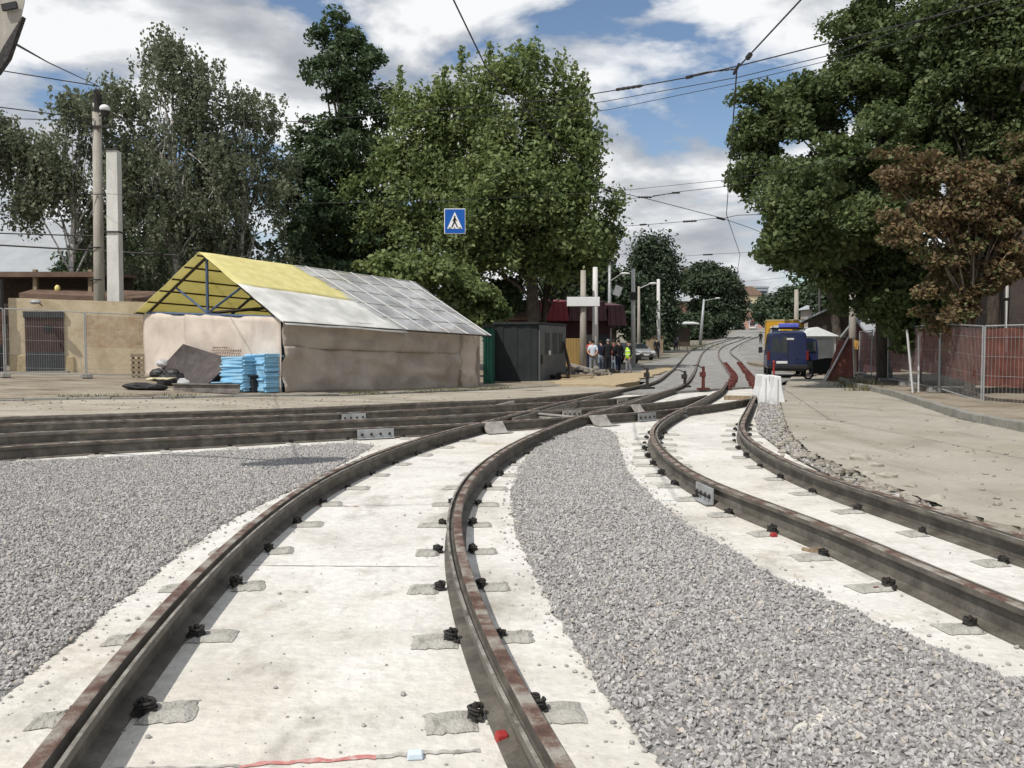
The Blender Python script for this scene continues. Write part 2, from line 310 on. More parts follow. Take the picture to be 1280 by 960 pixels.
    def build(s, name, mats, parent=None, smooth=False, bevel=0.0, autosm=False):
        me = bpy.data.meshes.new(name); L = wloc(parent) if parent else Vector((0, 0, 0))
        me.from_pydata([(v[0] - L.x, v[1] - L.y, v[2] - L.z) for v in s.v], [], s.f)
        if not isinstance(mats, (list, tuple)): mats = [mats]
        for m in mats: me.materials.append(m)
        if len(mats) > 1: me.polygons.foreach_set('material_index', s.mi)
        if smooth: me.polygons.foreach_set('use_smooth', [True] * len(me.polygons))
        me.update(); me.validate()
        o = bpy.data.objects.new(name, me); COL.objects.link(o)
        if parent: o.parent = parent
        if bevel:
            b = o.modifiers.new('b', 'BEVEL'); b.width = bevel; b.segments = 2; b.limit_method = 'ANGLE'
        return o
def copy_tree(o, parent=None):
    c = o.copy(); COL.objects.link(c)
    if parent: c.parent = parent
    for ch in o.children: copy_tree(ch, c)
    return c
def struct(o, kind='structure'): o['kind'] = kind; return o
def drape(name, pts, mat_, dz=0.0, step=1.0, jag=0.0, thick=0.0, fn=None, flat=False, edge=None):
    """polygon (world x,y) laid on the terrain, cut into cells"""
    pts = [Vector((p[0], p[1], 0)) for p in pts]
    if jag:
        q = []
        for a, b in zip(pts, pts[1:] + pts[:1]):
            n = max(1, int((b - a).length / (jag * 2.2))); n = min(n, 60)
            for i in range(n):
                p = a.lerp(b, i / n)
                if i: p += Vector((random.uniform(-1, 1), random.uniform(-1, 1), 0)) * jag
                q.append(p)
        pts = q
    bm = bmesh.new(); vs = [bm.verts.new(p) for p in pts]; bm.faces.new(vs)
    bmesh.ops.triangulate(bm, faces=bm.faces[:])
    if not flat:
        xs = [p.x for p in pts]; ys = [p.y for p in pts]
        y = min(ys)
        while y < max(ys):
            y += max(step, y * .035) if y > 0 else step
            bmesh.ops.bisect_plane(bm, geom=bm.verts[:] + bm.edges[:] + bm.faces[:], plane_co=(0, y, 0), plane_no=(0, 1, 0))
        w = max(xs) - min(xs); n = min(60, int(w / step))
        for i in range(1, n):
            bmesh.ops.bisect_plane(bm, geom=bm.verts[:] + bm.edges[:] + bm.faces[:], plane_co=(min(xs) + w * i / n, 0, 0), plane_no=(1, 0, 0))
    for v in bm.verts:
        x, y_ = v.co.x, v.co.y
        v.co.z = T(x, y_) + dz + (fn(x, y_) if fn else 0)
        if edge is not None and v.is_boundary: v.co.z = T(x, y_) + edge
    bmesh.ops.recalc_face_normals(bm, faces=bm.faces[:])
    for f in bm.faces:
        if f.normal.z < 0: f.normal_flip()
    if thick:
        be = [e for e in bm.edges if e.is_boundary]
        r = bmesh.ops.extrude_edge_only(bm, edges=be)
        for v in [g for g in r['geom'] if isinstance(g, bmesh.types.BMVert)]: v.co.z -= thick
    me = bpy.data.meshes.new(name); bm.to_mesh(me); bm.free(); me.materials.append(mat_)
    o = bpy.data.objects.new(name, me); COL.objects.link(o); return o
def pix(lst, dz=0.0): return [gnd(a, b, dz) for a, b in lst]
def spline(pts, step=.12):
    P = [Vector((p[0], p[1], 0)) for p in pts]; P = [P[0] * 2 - P[1]] + P + [P[-1] * 2 - P[-2]]; out = []
    for i in range(1, len(P) - 2):
        p0, p1, p2, p3 = P[i - 1:i + 3]; n = max(2, int((p2 - p1).length / step))
        for k in range(n):
            t = k / n
            out.append(.5 * ((2 * p1) + (p2 - p0) * t + (2 * p0 - 5 * p1 + 4 * p2 - p3) * t * t + (3 * p1 - p0 - 3 * p2 + p3) * t ** 3))
    out.append(P[-2]); return out
def resample(P, d):
    out = [P[0]]; acc = 0
    for a, b in zip(P, P[1:]):
        l = (b - a).length
        while acc + l >= d and l > 0:
            a = a.lerp(b, (d - acc) / l); out.append(a); l = (b - a).length; acc = 0
        acc += l
    return out
def smoothp(P, k):
    A = np.array([(p.x, p.y) for p in P])
    for _ in range(k):
        B = A.copy(); B[1:-1] = (A[:-2] + 2 * A[1:-1] + A[2:]) / 4; A = B
    return [Vector((a, b, 0)) for a, b in A]
# ================================================================== GROUND
def grid_ground():
    xs = sorted(set([-900, -600, -400, -250, -160, -110, -80] + list(range(-60, 61, 3)) + [80, 110, 160, 250, 400, 600, 900]))
    ys = sorted(set([-60, -30, -10] + list(range(0, 130, 3)) + list(range(130, 360, 10)) + [400, 500, 700, 1000, 1500]))
    vs = []; fs = []
    for y in ys:
        for x in xs:
            d = -.09 if y < 40 else (-.09 + .05 * sstep(40, 50, y))
            vs.append((x, y, T(x, y) + d))
    w = len(xs)
    for j in range(len(ys) - 1):
        for i in range(w - 1): fs.append((j * w + i, j * w + i + 1, (j + 1) * w + i + 1, (j + 1) * w + i))
    m = MB(); m.add(vs, fs); return m.build('ground', M['ground'], smooth=True)
struct(grid_ground())
slab_right = [(948, 486), (951, 505), (947, 525), (952, 542), (978, 562), (1032, 592), (1102, 620), (1282, 676), (1500, 745)]
slab_pts = [(-500, 560), (-200, 538), (0, 526), (400, 514), (611, 504), (700, 497), (760, 494), (830, 490), (895, 485), (935, 483)] + slab_right
poly = [tuple(gnd(a, b, 0)[:2]) for a, b in slab_pts]
poly += [(4.6, 1.0), (4.6, -4), (-16, -4), (-26, 9)]
struct(drape('concrete_track_slab', poly, M['slab'], 0.0, 1.0, thick=.1))
# dusty road left of the tracks and the dirt pavement behind it
kerbL = [(-500, 512), (-200, 507), (0, 503), (98, 501), (210, 500), (420, 496.5), (520, 492.5), (620, 488), (700, 483.5), (745, 481)]
roadL = [gnd(a, b, -.02) for a, b in kerbL]
low = [gnd(a, b, .004) for a, b in slab_pts[:8]]
struct(drape('dusty_road', [p for p in roadL] + [p for p in reversed(low)], M['dustroad'], .008, 1.2))
pave = [p + Vector((0, .22, 0)) for p in roadL]
struct(drape('dirt_pavement', pave + [Vector((6.0, 50, 0)), Vector((-3, 52, 0)), Vector((-30, 44, 0)), Vector((-50, 36, 0))], M['pavement'], .06, 1.5, jag=.0, thick=.1,
              fn=lambda x, y: .03 * mnoise.noise(Vector((x * .5, y * .5, 3)))))
m = MB()
ks = resample(smoothp(resample([Vector((p.x, p.y, 0)) for p in roadL], .5), 3), 1.0)
for a, b in zip(ks, ks[1:]):
    d = (b - a); c = (a + b) / 2; h = random.uniform(-.02, .015)
    m.box((c.x, c.y + .1, T(c.x, c.y) + .0 + h), (d.length * .985, .17, .14), rz=math.atan2(d.y, d.x) + random.uniform(-.012, .012), rx=random.uniform(-.05, .05))
struct(m.build('kerb', M['kerb'], bevel=.02))
# dry grass tufts along the left kerb
def tufts(name, pts, n, spread, h, matname='grass'):
    m = MB()
    for i in range(n):
        p = random.choice(pts); x = p.x + random.gauss(0, spread); y = p.y + random.gauss(0, spread * .5); z = T(x, y) + .05
        a = random.uniform(0, 6.28); l = h * random.uniform(.4, 1); w = .012
        dx, dy = math.cos(a), math.sin(a); k = random.uniform(.2, .9)
        m.add([(x - dy * w, y + dx * w, z), (x + dy * w, y - dx * w, z), (x + dx * l * k, y + dy * l * k, z + l)], [(0, 1, 2)])
    return struct(m.build(name, M[matname]), 'stuff')
tufts('grass', [p + Vector((0, .25, 0)) for p in resample([Vector((p.x, p.y, 0)) for p in roadL], .3) if -15 < p.x < 0 and mnoise.noise(Vector((p.x * .6, 0, 1))) > .02], 1500, .2, .1)
# right asphalt with its broken edge
asph_edge = [(1008, 446), (996, 462), (984, 478), (979, 490), (976, 503), (980, 520), (986, 536), (994, 548), (1010, 563), (1030, 573), (1058, 583), (1075, 590), (1092, 602), (1112, 606), (1150, 622), (1192, 637), (1240, 652), (1300, 664), (1600, 735)]
kerbR = [(1040, 471), (1059, 483), (1085, 488), (1120, 497), (1160, 511), (1199, 524), (1280, 540), (1420, 578), (1700, 655)]
AZ = .09
ae = [gnd(a, b, AZ) for a, b in asph_edge]; kr = [gnd(a, b, AZ) for a, b in kerbR]
struct(drape('asphalt_road', ae + [Vector((9.5, -2, 0)), Vector((13, -2, 0))] + kr[::-1], M['asphalt'], AZ, 1.0, jag=.028, thick=.16))
rub = [gnd(a, b, 0.0) for a, b in slab_right]
rubo = struct(drape('dirt_verge', [p + Vector((-.06, -.03, 0)) for p in rub] + [p + Vector((.75, .3, 0)) for p in ae[:1:-1]], M['rubble'], .012, .4, fn=lambda x, y: .035 * mnoise.noise(Vector((x * 2.2, y * 2.2, 1))) + .015))
# right kerb and pavement
m = MB(); ks = resample(smoothp(resample([Vector((p.x, p.y, 0)) for p in kr], .4), 3), 1.0)
for a, b in zip(ks, ks[1:]):
    d = b - a; c = (a + b) / 2
    m.box((c.x + .08, c.y, T(c.x, c.y) + .12 + random.uniform(-.015, .015)), (d.length * .985, .16, .26), rz=math.atan2(d.y, d.x) + random.uniform(-.01, .01))
o = m.build('kerb', M['kerb'], bevel=.02); struct(o)
struct(drape('pavement', [p + Vector((.12, 0, 0)) for p in kr] + [Vector((22, -2, 0)), Vector((26, 30, 0)), Vector((26, 60, 0)), Vector((17, 60, 0))], M['pavement'], .2, 1.5, thick=.2,
              fn=lambda x, y: .03 * mnoise.noise(Vector((x * .6, y * .6, 9)))))
# far street: old asphalt and the ballasted track bed
fl = [(700, 476), (745, 470), (800, 457), (838, 448), (862, 441), (882, 434), (897, 427), (910, 419), (922, 413)]
fr = [(953, 411), (966, 420), (985, 435), (1010, 455), (1012, 470), (960, 484)]
struct(drape('far_road', [gnd(a, b, .0) for a, b in fl + fr] , M['oldasphalt'], .03, 3))
bl = [(760, 492), (800, 482), (832, 466), (851, 449), (864, 438), (884, 428.5), (903, 423.5), (925, 417)]
br_ = [(945, 418), (938, 426), (925, 433), (922, 440), (934, 452), (952, 472), (954, 483), (900, 486), (830, 491)]
struct(drape('track_ballast', [gnd(a, b, .06) for a, b in bl + br_], M['ballast'], .075, 2, thick=.1))
struct(drape('sand_patch', [gnd(a, b, 0) for a, b in [(690, 482), (705, 476), (745, 470), (790, 468), (835, 459), (842, 463), (820, 470), (795, 480), (770, 485)]], M['sand'], .09, 1, jag=.3, thick=.25, fn=lambda x, y: .04 * mnoise.noise(Vector((x, y, 2)))))
# ------------------------------------------------------------------ gravel (crushed stone)
def stone_mat():
    m = bpy.data.materials.new('crushed_stone'); m.use_nodes = True; nt = m.node_tree; b = nt.nodes['Principled BSDF']; b.inputs['Roughness'].default_value = .95; b.inputs['Specular IOR Level'].default_value = .15
    oi = nn(nt, 'ShaderNodeObjectInfo')
    r = ramp(nt, [(0, (.27, .257, .246)), (.3, (.345, .33, .317)), (.62, (.40, .385, .37)), (.9, (.47, .452, .436)), (.98, (.45, .40, .33)), (1, (.58, .56, .54))])
    nt.links.new(oi.outputs['Random'], r.inputs['Fac'])
    nt.links.new(r.outputs['Color'], b.inputs['Base Color']); return m
M['stone'] = stone_mat()
def scatter(o, density, smin, smax, seed=1, lift=.0):
    ng = bpy.data.node_groups.new('scatter_' + o.name, 'GeometryNodeTree')
    ng.interface.new_socket('Geometry', in_out='INPUT', socket_type='NodeSocketGeometry'); ng.interface.new_socket('Geometry', in_out='OUTPUT', socket_type='NodeSocketGeometry')
    N = ng.nodes; L = ng.links
    gi = N.new('NodeGroupInput'); go = N.new('NodeGroupOutput')
    dp = N.new('GeometryNodeDistributePointsOnFaces'); dp.inputs['Density'].default_value = density; dp.inputs['Seed'].default_value = seed
    ic = N.new('GeometryNodeMeshIcoSphere'); ic.inputs['Radius'].default_value = 1; ic.inputs['Subdivisions'].default_value = 1
    sm = N.new('GeometryNodeSetMaterial'); sm.inputs['Material'].default_value = M['stone']
    gti = N.new('GeometryNodeJoinGeometry')
    for q in range(3):
        rp_ = N.new('FunctionNodeRandomValue'); rp_.data_type = 'FLOAT_VECTOR'; rp_.inputs[0].default_value = (-.34, -.34, -.34); rp_.inputs[1].default_value = (.3, .3, .3); rp_.inputs['Seed'].default_value = seed * 7 + q
        so_ = N.new('GeometryNodeSetPosition'); L.new(ic.outputs['Mesh'], so_.inputs['Geometry']); L.new(rp_.outputs[0], so_.inputs['Offset'])
        ge = N.new('GeometryNodeGeometryToInstance'); L.new(so_.outputs[0], ge.inputs[0]); L.new(ge.outputs[0], gti.inputs[0])
    L.new(gti.outputs[0], sm.inputs['Geometry'])
    ss = N.new('GeometryNodeSetShadeSmooth'); ss.inputs['Shade Smooth'].default_value = False; L.new(sm.outputs[0], ss.inputs[0])
    ip = N.new('GeometryNodeInstanceOnPoints'); L.new(gi.outputs[0], dp.inputs['Mesh']); L.new(ss.outputs[0], ip.inputs['Instance']); ip.inputs['Pick Instance'].default_value = True
    rv = N.new('FunctionNodeRandomValue'); rv.data_type = 'FLOAT_VECTOR'; rv.inputs[0].default_value = (0, 0, 0); rv.inputs[1].default_value = (6.28, 6.28, 6.28); rv.inputs['Seed'].default_value = seed + 5
    sv = N.new('FunctionNodeRandomValue'); sv.data_type = 'FLOAT_VECTOR'; sv.inputs[0].default_value = (smin, smin * .8, smin * .5); sv.inputs[1].default_value = (smax, smax * .85, smax * .6); sv.inputs['Seed'].default_value = seed + 9
    ov = N.new('FunctionNodeRandomValue'); ov.data_type = 'FLOAT_VECTOR'; ov.inputs[0].default_value = (0, 0, -.008 + lift); ov.inputs[1].default_value = (0, 0, .012 + lift); ov.inputs['Seed'].default_value = seed + 3
    sp = N.new('GeometryNodeSetPosition'); L.new(dp.outputs['Points'], sp.inputs['Geometry']); L.new(ov.outputs[0], sp.inputs['Offset'])
    L.new(sp.outputs[0], ip.inputs['Points']); L.new(rv.outputs[0], ip.inputs['Rotation']); L.new(sv.outputs[0], ip.inputs['Scale'])
    jn = N.new('GeometryNodeJoinGeometry'); L.new(gi.outputs[0], jn.inputs[0]); L.new(ip.outputs[0], jn.inputs[0]); L.new(jn.outputs[0], go.inputs[0])
    md = o.modifiers.new('scatter', 'NODES'); md.node_group = ng
und = lambda x, y: .012 * mnoise.noise(Vector((x * 4.1, y * 4.1, 8))) + .018 * mnoise.noise(Vector((x * 1.3, y * 1.3, 5))) + .008
G1 = [(-420, 615), (0, 577), (120, 573), (230, 566), (330, 560), (440, 553), (468, 556), (440, 572), (385, 603), (340, 622), (292, 646), (232, 684), (152, 748), (80, 806), (0, 868), (-160, 1010), (-420, 1300)]
G2 = [(736, 533), (700, 541), (672, 556), (652, 580), (640, 610), (640, 640), (646, 665), (664, 708), (690, 758), (722, 812), (762, 872), (838, 965), (960, 1130), (1120, 1350), (1900, 1200), (1480, 935), (1282, 852), (1160, 804), (1060, 760), (960, 714), (872, 664), (820, 625), (786, 592), (773, 560), (771, 545), (762, 537)]
for nm, pl, sd in (('gravel', G1, 3), ('gravel', G2, 8)):
    o = drape(nm, [gnd(a, b, .015) for a, b in pl], M['gravelbed'], .006, .22, jag=.02, fn=und, edge=.003); struct(o, 'stuff'); scatter(o, 3300, .005, .0195, sd)
scatter(rubo, 330, .008, .032, 21)
# loose crumbs lying on the slab: scattered with a mesh whose faces cover just the slab near the tracks
def crumbs():
    m = MB()
    for i in range(1100):
        px = random.uniform(-40, 1280); py = 510 + 460 * random.random() ** 1.5
        p = gnd(px, py, 0); s = random.choice([.003, .003, .004, .005, .005, .007, .012]) * random.uniform(.6, 1.2)
        m.ell((p.x, p.y, s * .5), (s, s * random.uniform(.6, 1), s * random.uniform(.5, .8)), 5, 4, jit=.25)
    for edge in (G1, G2):
        E = resample([Vector((p.x, p.y, 0)) for p in [gnd(a, b, .01) for a, b in edge]], .05)
        for p in E:
            if p.y > 18 or p.y < 1.5: continue
            for k in range(3):
                s = random.choice([.004, .005, .006, .008, .013]) * random.uniform(.8, 1.2); x = p.x + random.gauss(0, .09); y = p.y + random.gauss(0, .09)
                m.ell((x, y, s * .5), (s, s * random.uniform(.6, 1), s * random.uniform(.5, .8)), 5, 4, jit=.25)
    return struct(m.build('loose_stones', mat('crumb_stone', [(.24, .23, .215), (.36, .345, .325), (.44, .42, .4)], scale=30, rough=1)), 'stuff')
crumbs()
def road_bits():
    m = MB()
    for i in range(900):
        if random.random() < .7: px, py = random.uniform(-20, 640), random.uniform(492, 512)
        else: px, py = random.uniform(985, 1290), 500 + 150 * random.random() ** 1.5
        dz = .09 if px > 900 else .01
        if px > 900 and py > 546 + (px - 990) * .36: continue
        p = gnd(px, py, dz); s = random.choice([.008, .012, .012, .018, .03]) * random.uniform(.7, 1.3)
        m.ell(p + Vector((0, 0, s * .3)), (s, s * random.uniform(.6, 1), s * random.uniform(.4, .8)), 5, 4, jit=.25)
    for i in range(420):
        a_ = random.randrange(3, len(ae) - 2); p = ae[a_].lerp(ae[a_ + 1], random.random()); s = random.choice([.02, .03, .03, .05, .07]) * random.uniform(.6, 1.3)
        m.ell((p.x - abs(random.gauss(0, .16)) + .05, p.y + random.gauss(0, .1), T(p.x, p.y) + random.uniform(.02, .07)), (s, s * random.uniform(.6, 1), s * random.uniform(.4, .8)), 6, 4, jit=.25)
    return struct(m.build('road_debris', mat('debris_stone', [(.17, .15, .12), (.3, .275, .23), (.38, .35, .3)], scale=12, rough=1)), 'stuff')
road_bits()
# ------------------------------------------------------------------ RAILS
RT = .19
PROF = [(-.08, 0), (.08, 0), (.08, .012), (.014, .03), (.012, .118), (.055, .135), (.063, .15), (.063, .181), (.047, .182), (.041, .15), (.018, .148), (.013, .187), (.006, .19), (-.042, .19), (-.048, .184), (-.048, .152), (-.012, .122), (-.014, .03), (-.08, .012)]
PM = [0, 0, 0, 0, 0, 0, 0, 2, 0, 0, 0, 1, 1, 1, 0, 0, 0, 0, 0]
def sweep(P, side, z0=0.0, prof=PROF, pm=PM):
    m = MB(); n = len(prof); vs = []
    for i, p in enumerate(P):
        t = (P[min(i + 1, len(P) - 1)] - P[max(i - 1, 0)]).normalized(); nr = Vector((t.y, -t.x, 0)) * side
        for a, b in prof: vs.append((p.x + nr.x * a, p.y + nr.y * a, T(p.x, p.y) + b + z0))
    for i in range(len(P) - 1):
        for j in range(n):
            k = (j + 1) % n; f = (i * n + j, i * n + k, (i + 1) * n + k, (i + 1) * n + j)
            m.add([], []); m.f.append(f if side < 0 else f[::-1]); m.mi.append(pm[j])
    m.v = vs
    m.f += [tuple(range(n)), tuple(range((len(P) - 1) * n, len(P) * n))[::-1]]; m.mi += [0, 0]
    return m
RAILPX = {
 'AL': [(-60, 1105), (8, 1000), (62, 928), (110, 868), (200, 764), (300, 667), (390, 602), (470, 566), (540, 543), (610, 526), (680, 508), (750, 492), (785, 484.5), (820, 476), (839, 463), (857.5, 443), (870, 434.5), (889, 428.5), (905, 425), (925, 420)],
 'AR': [(790, 1105), (722, 1000), (683, 940), (640, 862), (602, 785), (577, 715), (566, 660), (569, 628), (590, 591), (638, 556), (680, 537), (727, 519), (774, 507), (813, 494), (836, 487), (855, 480), (866, 468), (874, 449), (880, 439), (891, 432), (912, 425), (931, 420)],
 'BL': [(1480, 835), (1280, 759), (1131, 695), (1030, 652), (940, 622), (885, 603), (850, 583), (827, 563), (815, 546), (819, 531), (840, 517), (870, 503.5), (884, 496), (901, 487), (907, 480), (913, 469), (905, 456), (898, 444), (900, 436), (910, 430), (924, 425.5), (939, 420)],
 'BR': [(1480, 732), (1280, 671), (1170, 637), (1073, 609), (999, 584), (950, 559), (931, 545), (926, 533), (930, 521), (937, 508), (945, 490), (946, 478), (936, 464), (924, 450), (913, 440), (918, 434), (934, 425.5), (948, 420)],
 'L1': [(-400, 541), (-150, 527), (0, 521), (200, 515), (400, 508.6), (611, 500), (700, 494), (747, 490.5), (768, 488)],
 'L2': [(-400, 556), (-150, 539), (0, 529), (200, 523), (400, 517), (500, 512), (599, 507), (672, 503), (747, 499.5), (800, 494.5), (815, 492.5)],
 'L3': [(-400, 574), (-150, 553), (0, 541), (200, 534), (400, 525.7), (562, 519), (634, 515), (755, 508.5), (836, 502), (867, 496.5), (884, 493.5)],
 'L4': [(-400, 598), (-150, 572), (0, 557), (200, 547), (400, 536.5), (559, 530), (616, 527), (700, 521), (752, 518.5), (839, 511.5), (885, 506), (915, 502), (938, 497.5)],
}
RLAB = {
 'AL': ('long grooved rail curving from the lower left corner past the tent towards the street', 1), 'AR': ('rusty topped rail snaking up the middle of the picture beside the grey gravel island', -1),
 'BL': ('grooved rail on the right edging the gravel island with a bolted joint plate', 1), 'BR': ('outermost right hand rail next to the broken asphalt edge', -1),
 'L1': ('rail of the crossing tracks lying nearest the dusty road and tent', 1), 'L2': ('second rail from the dusty road among the crossing tracks', -1),
 'L3': ('third rail from the dusty road among the crossing tracks', 1), 'L4': ('rail of the crossing tracks lying against the left gravel bed', -1)}
RAIL = {}; RROOT = {}
for k, px in RAILPX.items():
    P = [gnd(a, b, RT) for a, b in px]
    sp_ = resample(spline([(p.x, p.y) for p in P], .1), .15)
    sp_ = smoothp(sp_, 60)
    if k[0] in 'AB':
        t_ = (sp_[0] - sp_[6]).normalized(); c_ = Vector((t_.y, -t_.x, 0)) * (.012 if k[0] == 'A' else -.02); sp_ = [sp_[0] + t_ * (.15 * q) + c_ * (.15 * q) ** 2 for q in range(46, 0, -1)] + sp_
    RAIL[k] = sp_
    root = thing('tram_rail', RLAB[k][0], 'rail', (sp_[0].x, sp_[0].y, 0), 'rails of the tram junction'); RROOT[k] = root
    # thin the far points
    Q = [p for i, p in enumerate(sp_) if (p.y < 22 or i % 4 == 0 or i == len(sp_) - 1) and not (p.y > 60 and i % 12)]
    sweep(Q, RLAB[k][1], {'L1': -.001, 'L2': -.002, 'L3': -.0015, 'L4': -.0025}.get(k, 0)).build('rail_bar', [M['steel'], M['railtop'], M['raillip']], root)
def frame_at(P, i):
    t = (P[min(i + 1, len(P) - 1)] - P[max(i - 1, 0)]).normalized(); return P[i], t, Vector((t.y, -t.x, 0))
# fastenings: a mortar pad and a dark clip with its bolt on both sides of each rail
def pad_mesh(sd):
    random.seed(sd); m = MB(); nu, nv = 7, 6; vs = []
    for j in range(nv + 1):
        for i in range(nu + 1):
            u, v = i / nu, j / nv; e = min(min(u, 1 - u) * nu, min(v, 1 - v) * nv)
            z = .004 if e < .5 else .014 + random.uniform(-.005, .005)
            jj = .012
            vs.append(((u - .5) * .27 + random.uniform(-jj, jj), (v - .5) * .19 + random.uniform(-jj, jj), z + .002 - (0 if e >= .5 else .006)))
    w = nu + 1
    m.add(vs, [(j * w + i, j * w + i + 1, (j + 1) * w + i + 1, (j + 1) * w + i) for j in range(nv) for i in range(nu)])
    o = m.build('mortar_pad', M['mortar'], smooth=False); me = o.data; bpy.data.objects.remove(o); return me
pads = [pad_mesh(s) for s in range(5)]
def clip_mesh(sd):
    random.seed(sd); m = MB()
    m.box((0, 0, .022), (.085, .075, .03), rz=random.uniform(-.15, .15), taper=.85)
    for k in range(2):
        pts = [(.036 * math.cos(a) * (1 + .12 * k), .04 * math.sin(a), .042 + .018 * k + .006 * math.sin(2 * a)) for a in [6.28 * q / 12 for q in range(12)]]
        m.tube(pts, .0085, 6)
    for k in range(7): m.ell((random.uniform(-.05, .05), random.uniform(-.05, .05), .012), (.016, .014, .012), 6, 4, jit=.2)
    o = m.build('rail_clip', M['clip']); me = o.data
    b = MB(); b.tube([(0, 0, .03), (0, 0, .085)], .011, 8); b.tube([(0, 0, .058), (0, 0, .074)], .02, 6)
    bo = b.build('bolt', M['bolt']); r = (me, bo.data); bpy.data.objects.remove(o); bpy.data.objects.remove(bo); return r
clips = [clip_mesh(s + 50) for s in range(4)]
random.seed(99)
def mk(name, me, parent, loc, rz=0, sc=None):
    o = bpy.data.objects.new(name, me); COL.objects.link(o); o.parent = parent
    o.location = Vector(loc) - wloc(parent); o.rotation_euler = (0, 0, rz)
    if sc: o.scale = sc
    return o
for k, ymin, ymax, sides, stepm in (('AL', 1.6, 13.5, (-1, 1), .75), ('AR', 1.6, 14.5, (-1, 1), .75), ('BL', 3.0, 14.5, (-1, 1), .72), ('BR', 4.6, 15.5, (-1, 1), .75), ('L4', 9, 14, (1,), .85)):
    P = RAIL[k]; acc = .3
    for i in range(1, len(P)):
        acc += (P[i] - P[i - 1]).length
        if acc < stepm: continue
        acc = 0
        if not (ymin < P[i].y < ymax) or abs(P[i].x) > 9: continue
        p, t, n = frame_at(P, i); a = math.atan2(n.y, n.x)
        for s in sides:
            j = random.uniform(-.02, .02)
            q = p + n * s * (.215 + j); far = p.y > 11
            sc = random.uniform(.62, .98)
            mk('mortar_pad', random.choice(pads), RROOT[k], (q.x, q.y, .004), a + random.uniform(-.12, .12), (sc, random.uniform(.75, 1.05), 1))
            q = p + n * s * .125 + t * random.uniform(-.02, .02)
            cm, bm_ = random.choice(clips)
            cs_ = random.uniform(.68, .92); c = mk('rail_clip', cm, RROOT[k], (q.x, q.y, .006), random.uniform(0, 6.28), (cs_ * random.uniform(.85, 1.15), cs_, cs_ * random.uniform(.75, 1.05)))
            bo = bpy.data.objects.new('bolt', bm_); COL.objects.link(bo); bo.parent = c
# mortar ribbon lying under the near rails: a low bed each rail sits on
# joint plates with bolts, on the visible face of a rail
def joint_plate(k, px, py, L=.55, side=1, label=None, nb=4, mt='plate'):
    P = RAIL[k]; tgt = gnd(px, py, RT * .6); i = min(range(len(P)), key=lambda q: (P[q] - Vector((tgt.x, tgt.y, 0))).length)
    p, t, n = frame_at(P, i); n = n * side; a = math.atan2(t.y, t.x); z = T(p.x, p.y)
    c = p + n * .095
    m = MB(); m.box((c.x, c.y, z + .098), (L, .02, .14), rz=a); m.box((c.x + n.x * .03, c.y + n.y * .03, z + .022), (L, .075, .018), rz=a)
    o = m.build('joint_plate', M[mt], RROOT[k], bevel=.004)
    if label: o['label'] = label
    for b in range(nb):
        q = c + t * (L * ((b + .5) / nb - .5)); m = MB()
        m.tube([q + Vector((0, 0, z + .085)) + n * .005, q + Vector((0, 0, z + .085)) + n * .022], .024, 6); m.tube([q + Vector((0, 0, z + .085)) + n * .005, q + Vector((0, 0, z + .085)) + n * .04], .012, 8)
        m.build('bolt', M['bolt'], o)
joint_plate('L2', 440, 520, .5, 1); joint_plate('L4', 467, 541, .6, 1)
joint_plate('BL', 874, 613, .42, -1, 'galvanised joint plate with bolts')
joint_plate('L4', 790, 518, .55, 1); joint_plate('L4', 832, 514, .4, 1)
joint_plate('L3', 700, 514, .5, 1, mt='plate2'); joint_plate('L2', 745, 500, .5, 1, mt='plate2')
# folded cover plates where the rails cross
def cover(k, px, py, w, h, label):
    P = RAIL[k]; tgt = gnd(px, py, .1); i = min(range(len(P)), key=lambda q: (P[q] - Vector((tgt.x, tgt.y, 0))).length)
    p, t, n = frame_at(P, i); c = p + n * .12; a = math.atan2(t.y, t.x)
    r = thing('cover_plate', label, 'steel plate', (c.x, c.y, 0), 'steel plates at the rail crossings')
    m = MB(); z = T(c.x, c.y)
    A = [c - t * w / 2 + n * -.06 + Vector((0, 0, z + .186)), c + t * w / 2 + n * -.06 + Vector((0, 0, z + .186)), c + t * w * .5 + n * .10 + Vector((0, 0, z + .02)), c - t * w * .5 + n * .10 + Vector((0, 0, z + .02))]
    m.sheet(A, 4, 3, lambda u, v: .012 * math.sin(u * 3.1) * math.sin(v * 3.1), .012); m.build('sloping_face', M['plate2'], r)
    m = MB(); B = [A[3] + Vector((0, 0, .004)), A[2] + Vector((0, 0, .004)), A[2] + n * h + t * .05 - Vector((0, 0, .008)), A[3] + n * h - t * .03 - Vector((0, 0, .008))]
    m.sheet(B, 2, 2, None, .01); m.build('base_flange', M['plate2'], r)
cover('L4', 606, 533, .42, .14, 'grey folded steel plate against the far left long rail crossing')
cover('L4', 742, 525, .42, .22, 'grey folded steel plate just right of the middle rusty rail')
cover('L3', 781, 510, .34, .08, 'smaller folded steel plate behind the joint plates of the crossing')
# cross bars between rails in the junction
def bar(pxa, pxb, label, w=.06, h=.05, dz=.13, mt='plate2'):
    a = gnd(*pxa, dz); b = gnd(*pxb, dz); d = b - a; c = (a + b) / 2
    m = MB(); m.box(c, (d.length, w, h), rz=math.atan2(d.y, d.x)); m.box(c + Vector((0, 0, -.06)), (d.length * .96, w * .4, h * 1.6), rz=math.atan2(d.y, d.x))
    o = m.build('tie_bar', M[mt], bevel=.006); tag(o, label, 'tie bar', 'tie bars of the rail junction')
bar((652, 515), (718, 521), 'light flat tie bar slanting between the crossing rails left of the folded plates', .09, .03)
bar((612, 508), (642, 503), 'short tie bar at the far left of the rail crossing', .06)
bar((905, 497), (942, 497.5), 'timber sleeper end between the two right rails behind the crossing', .18, .12, .06, 'wood')
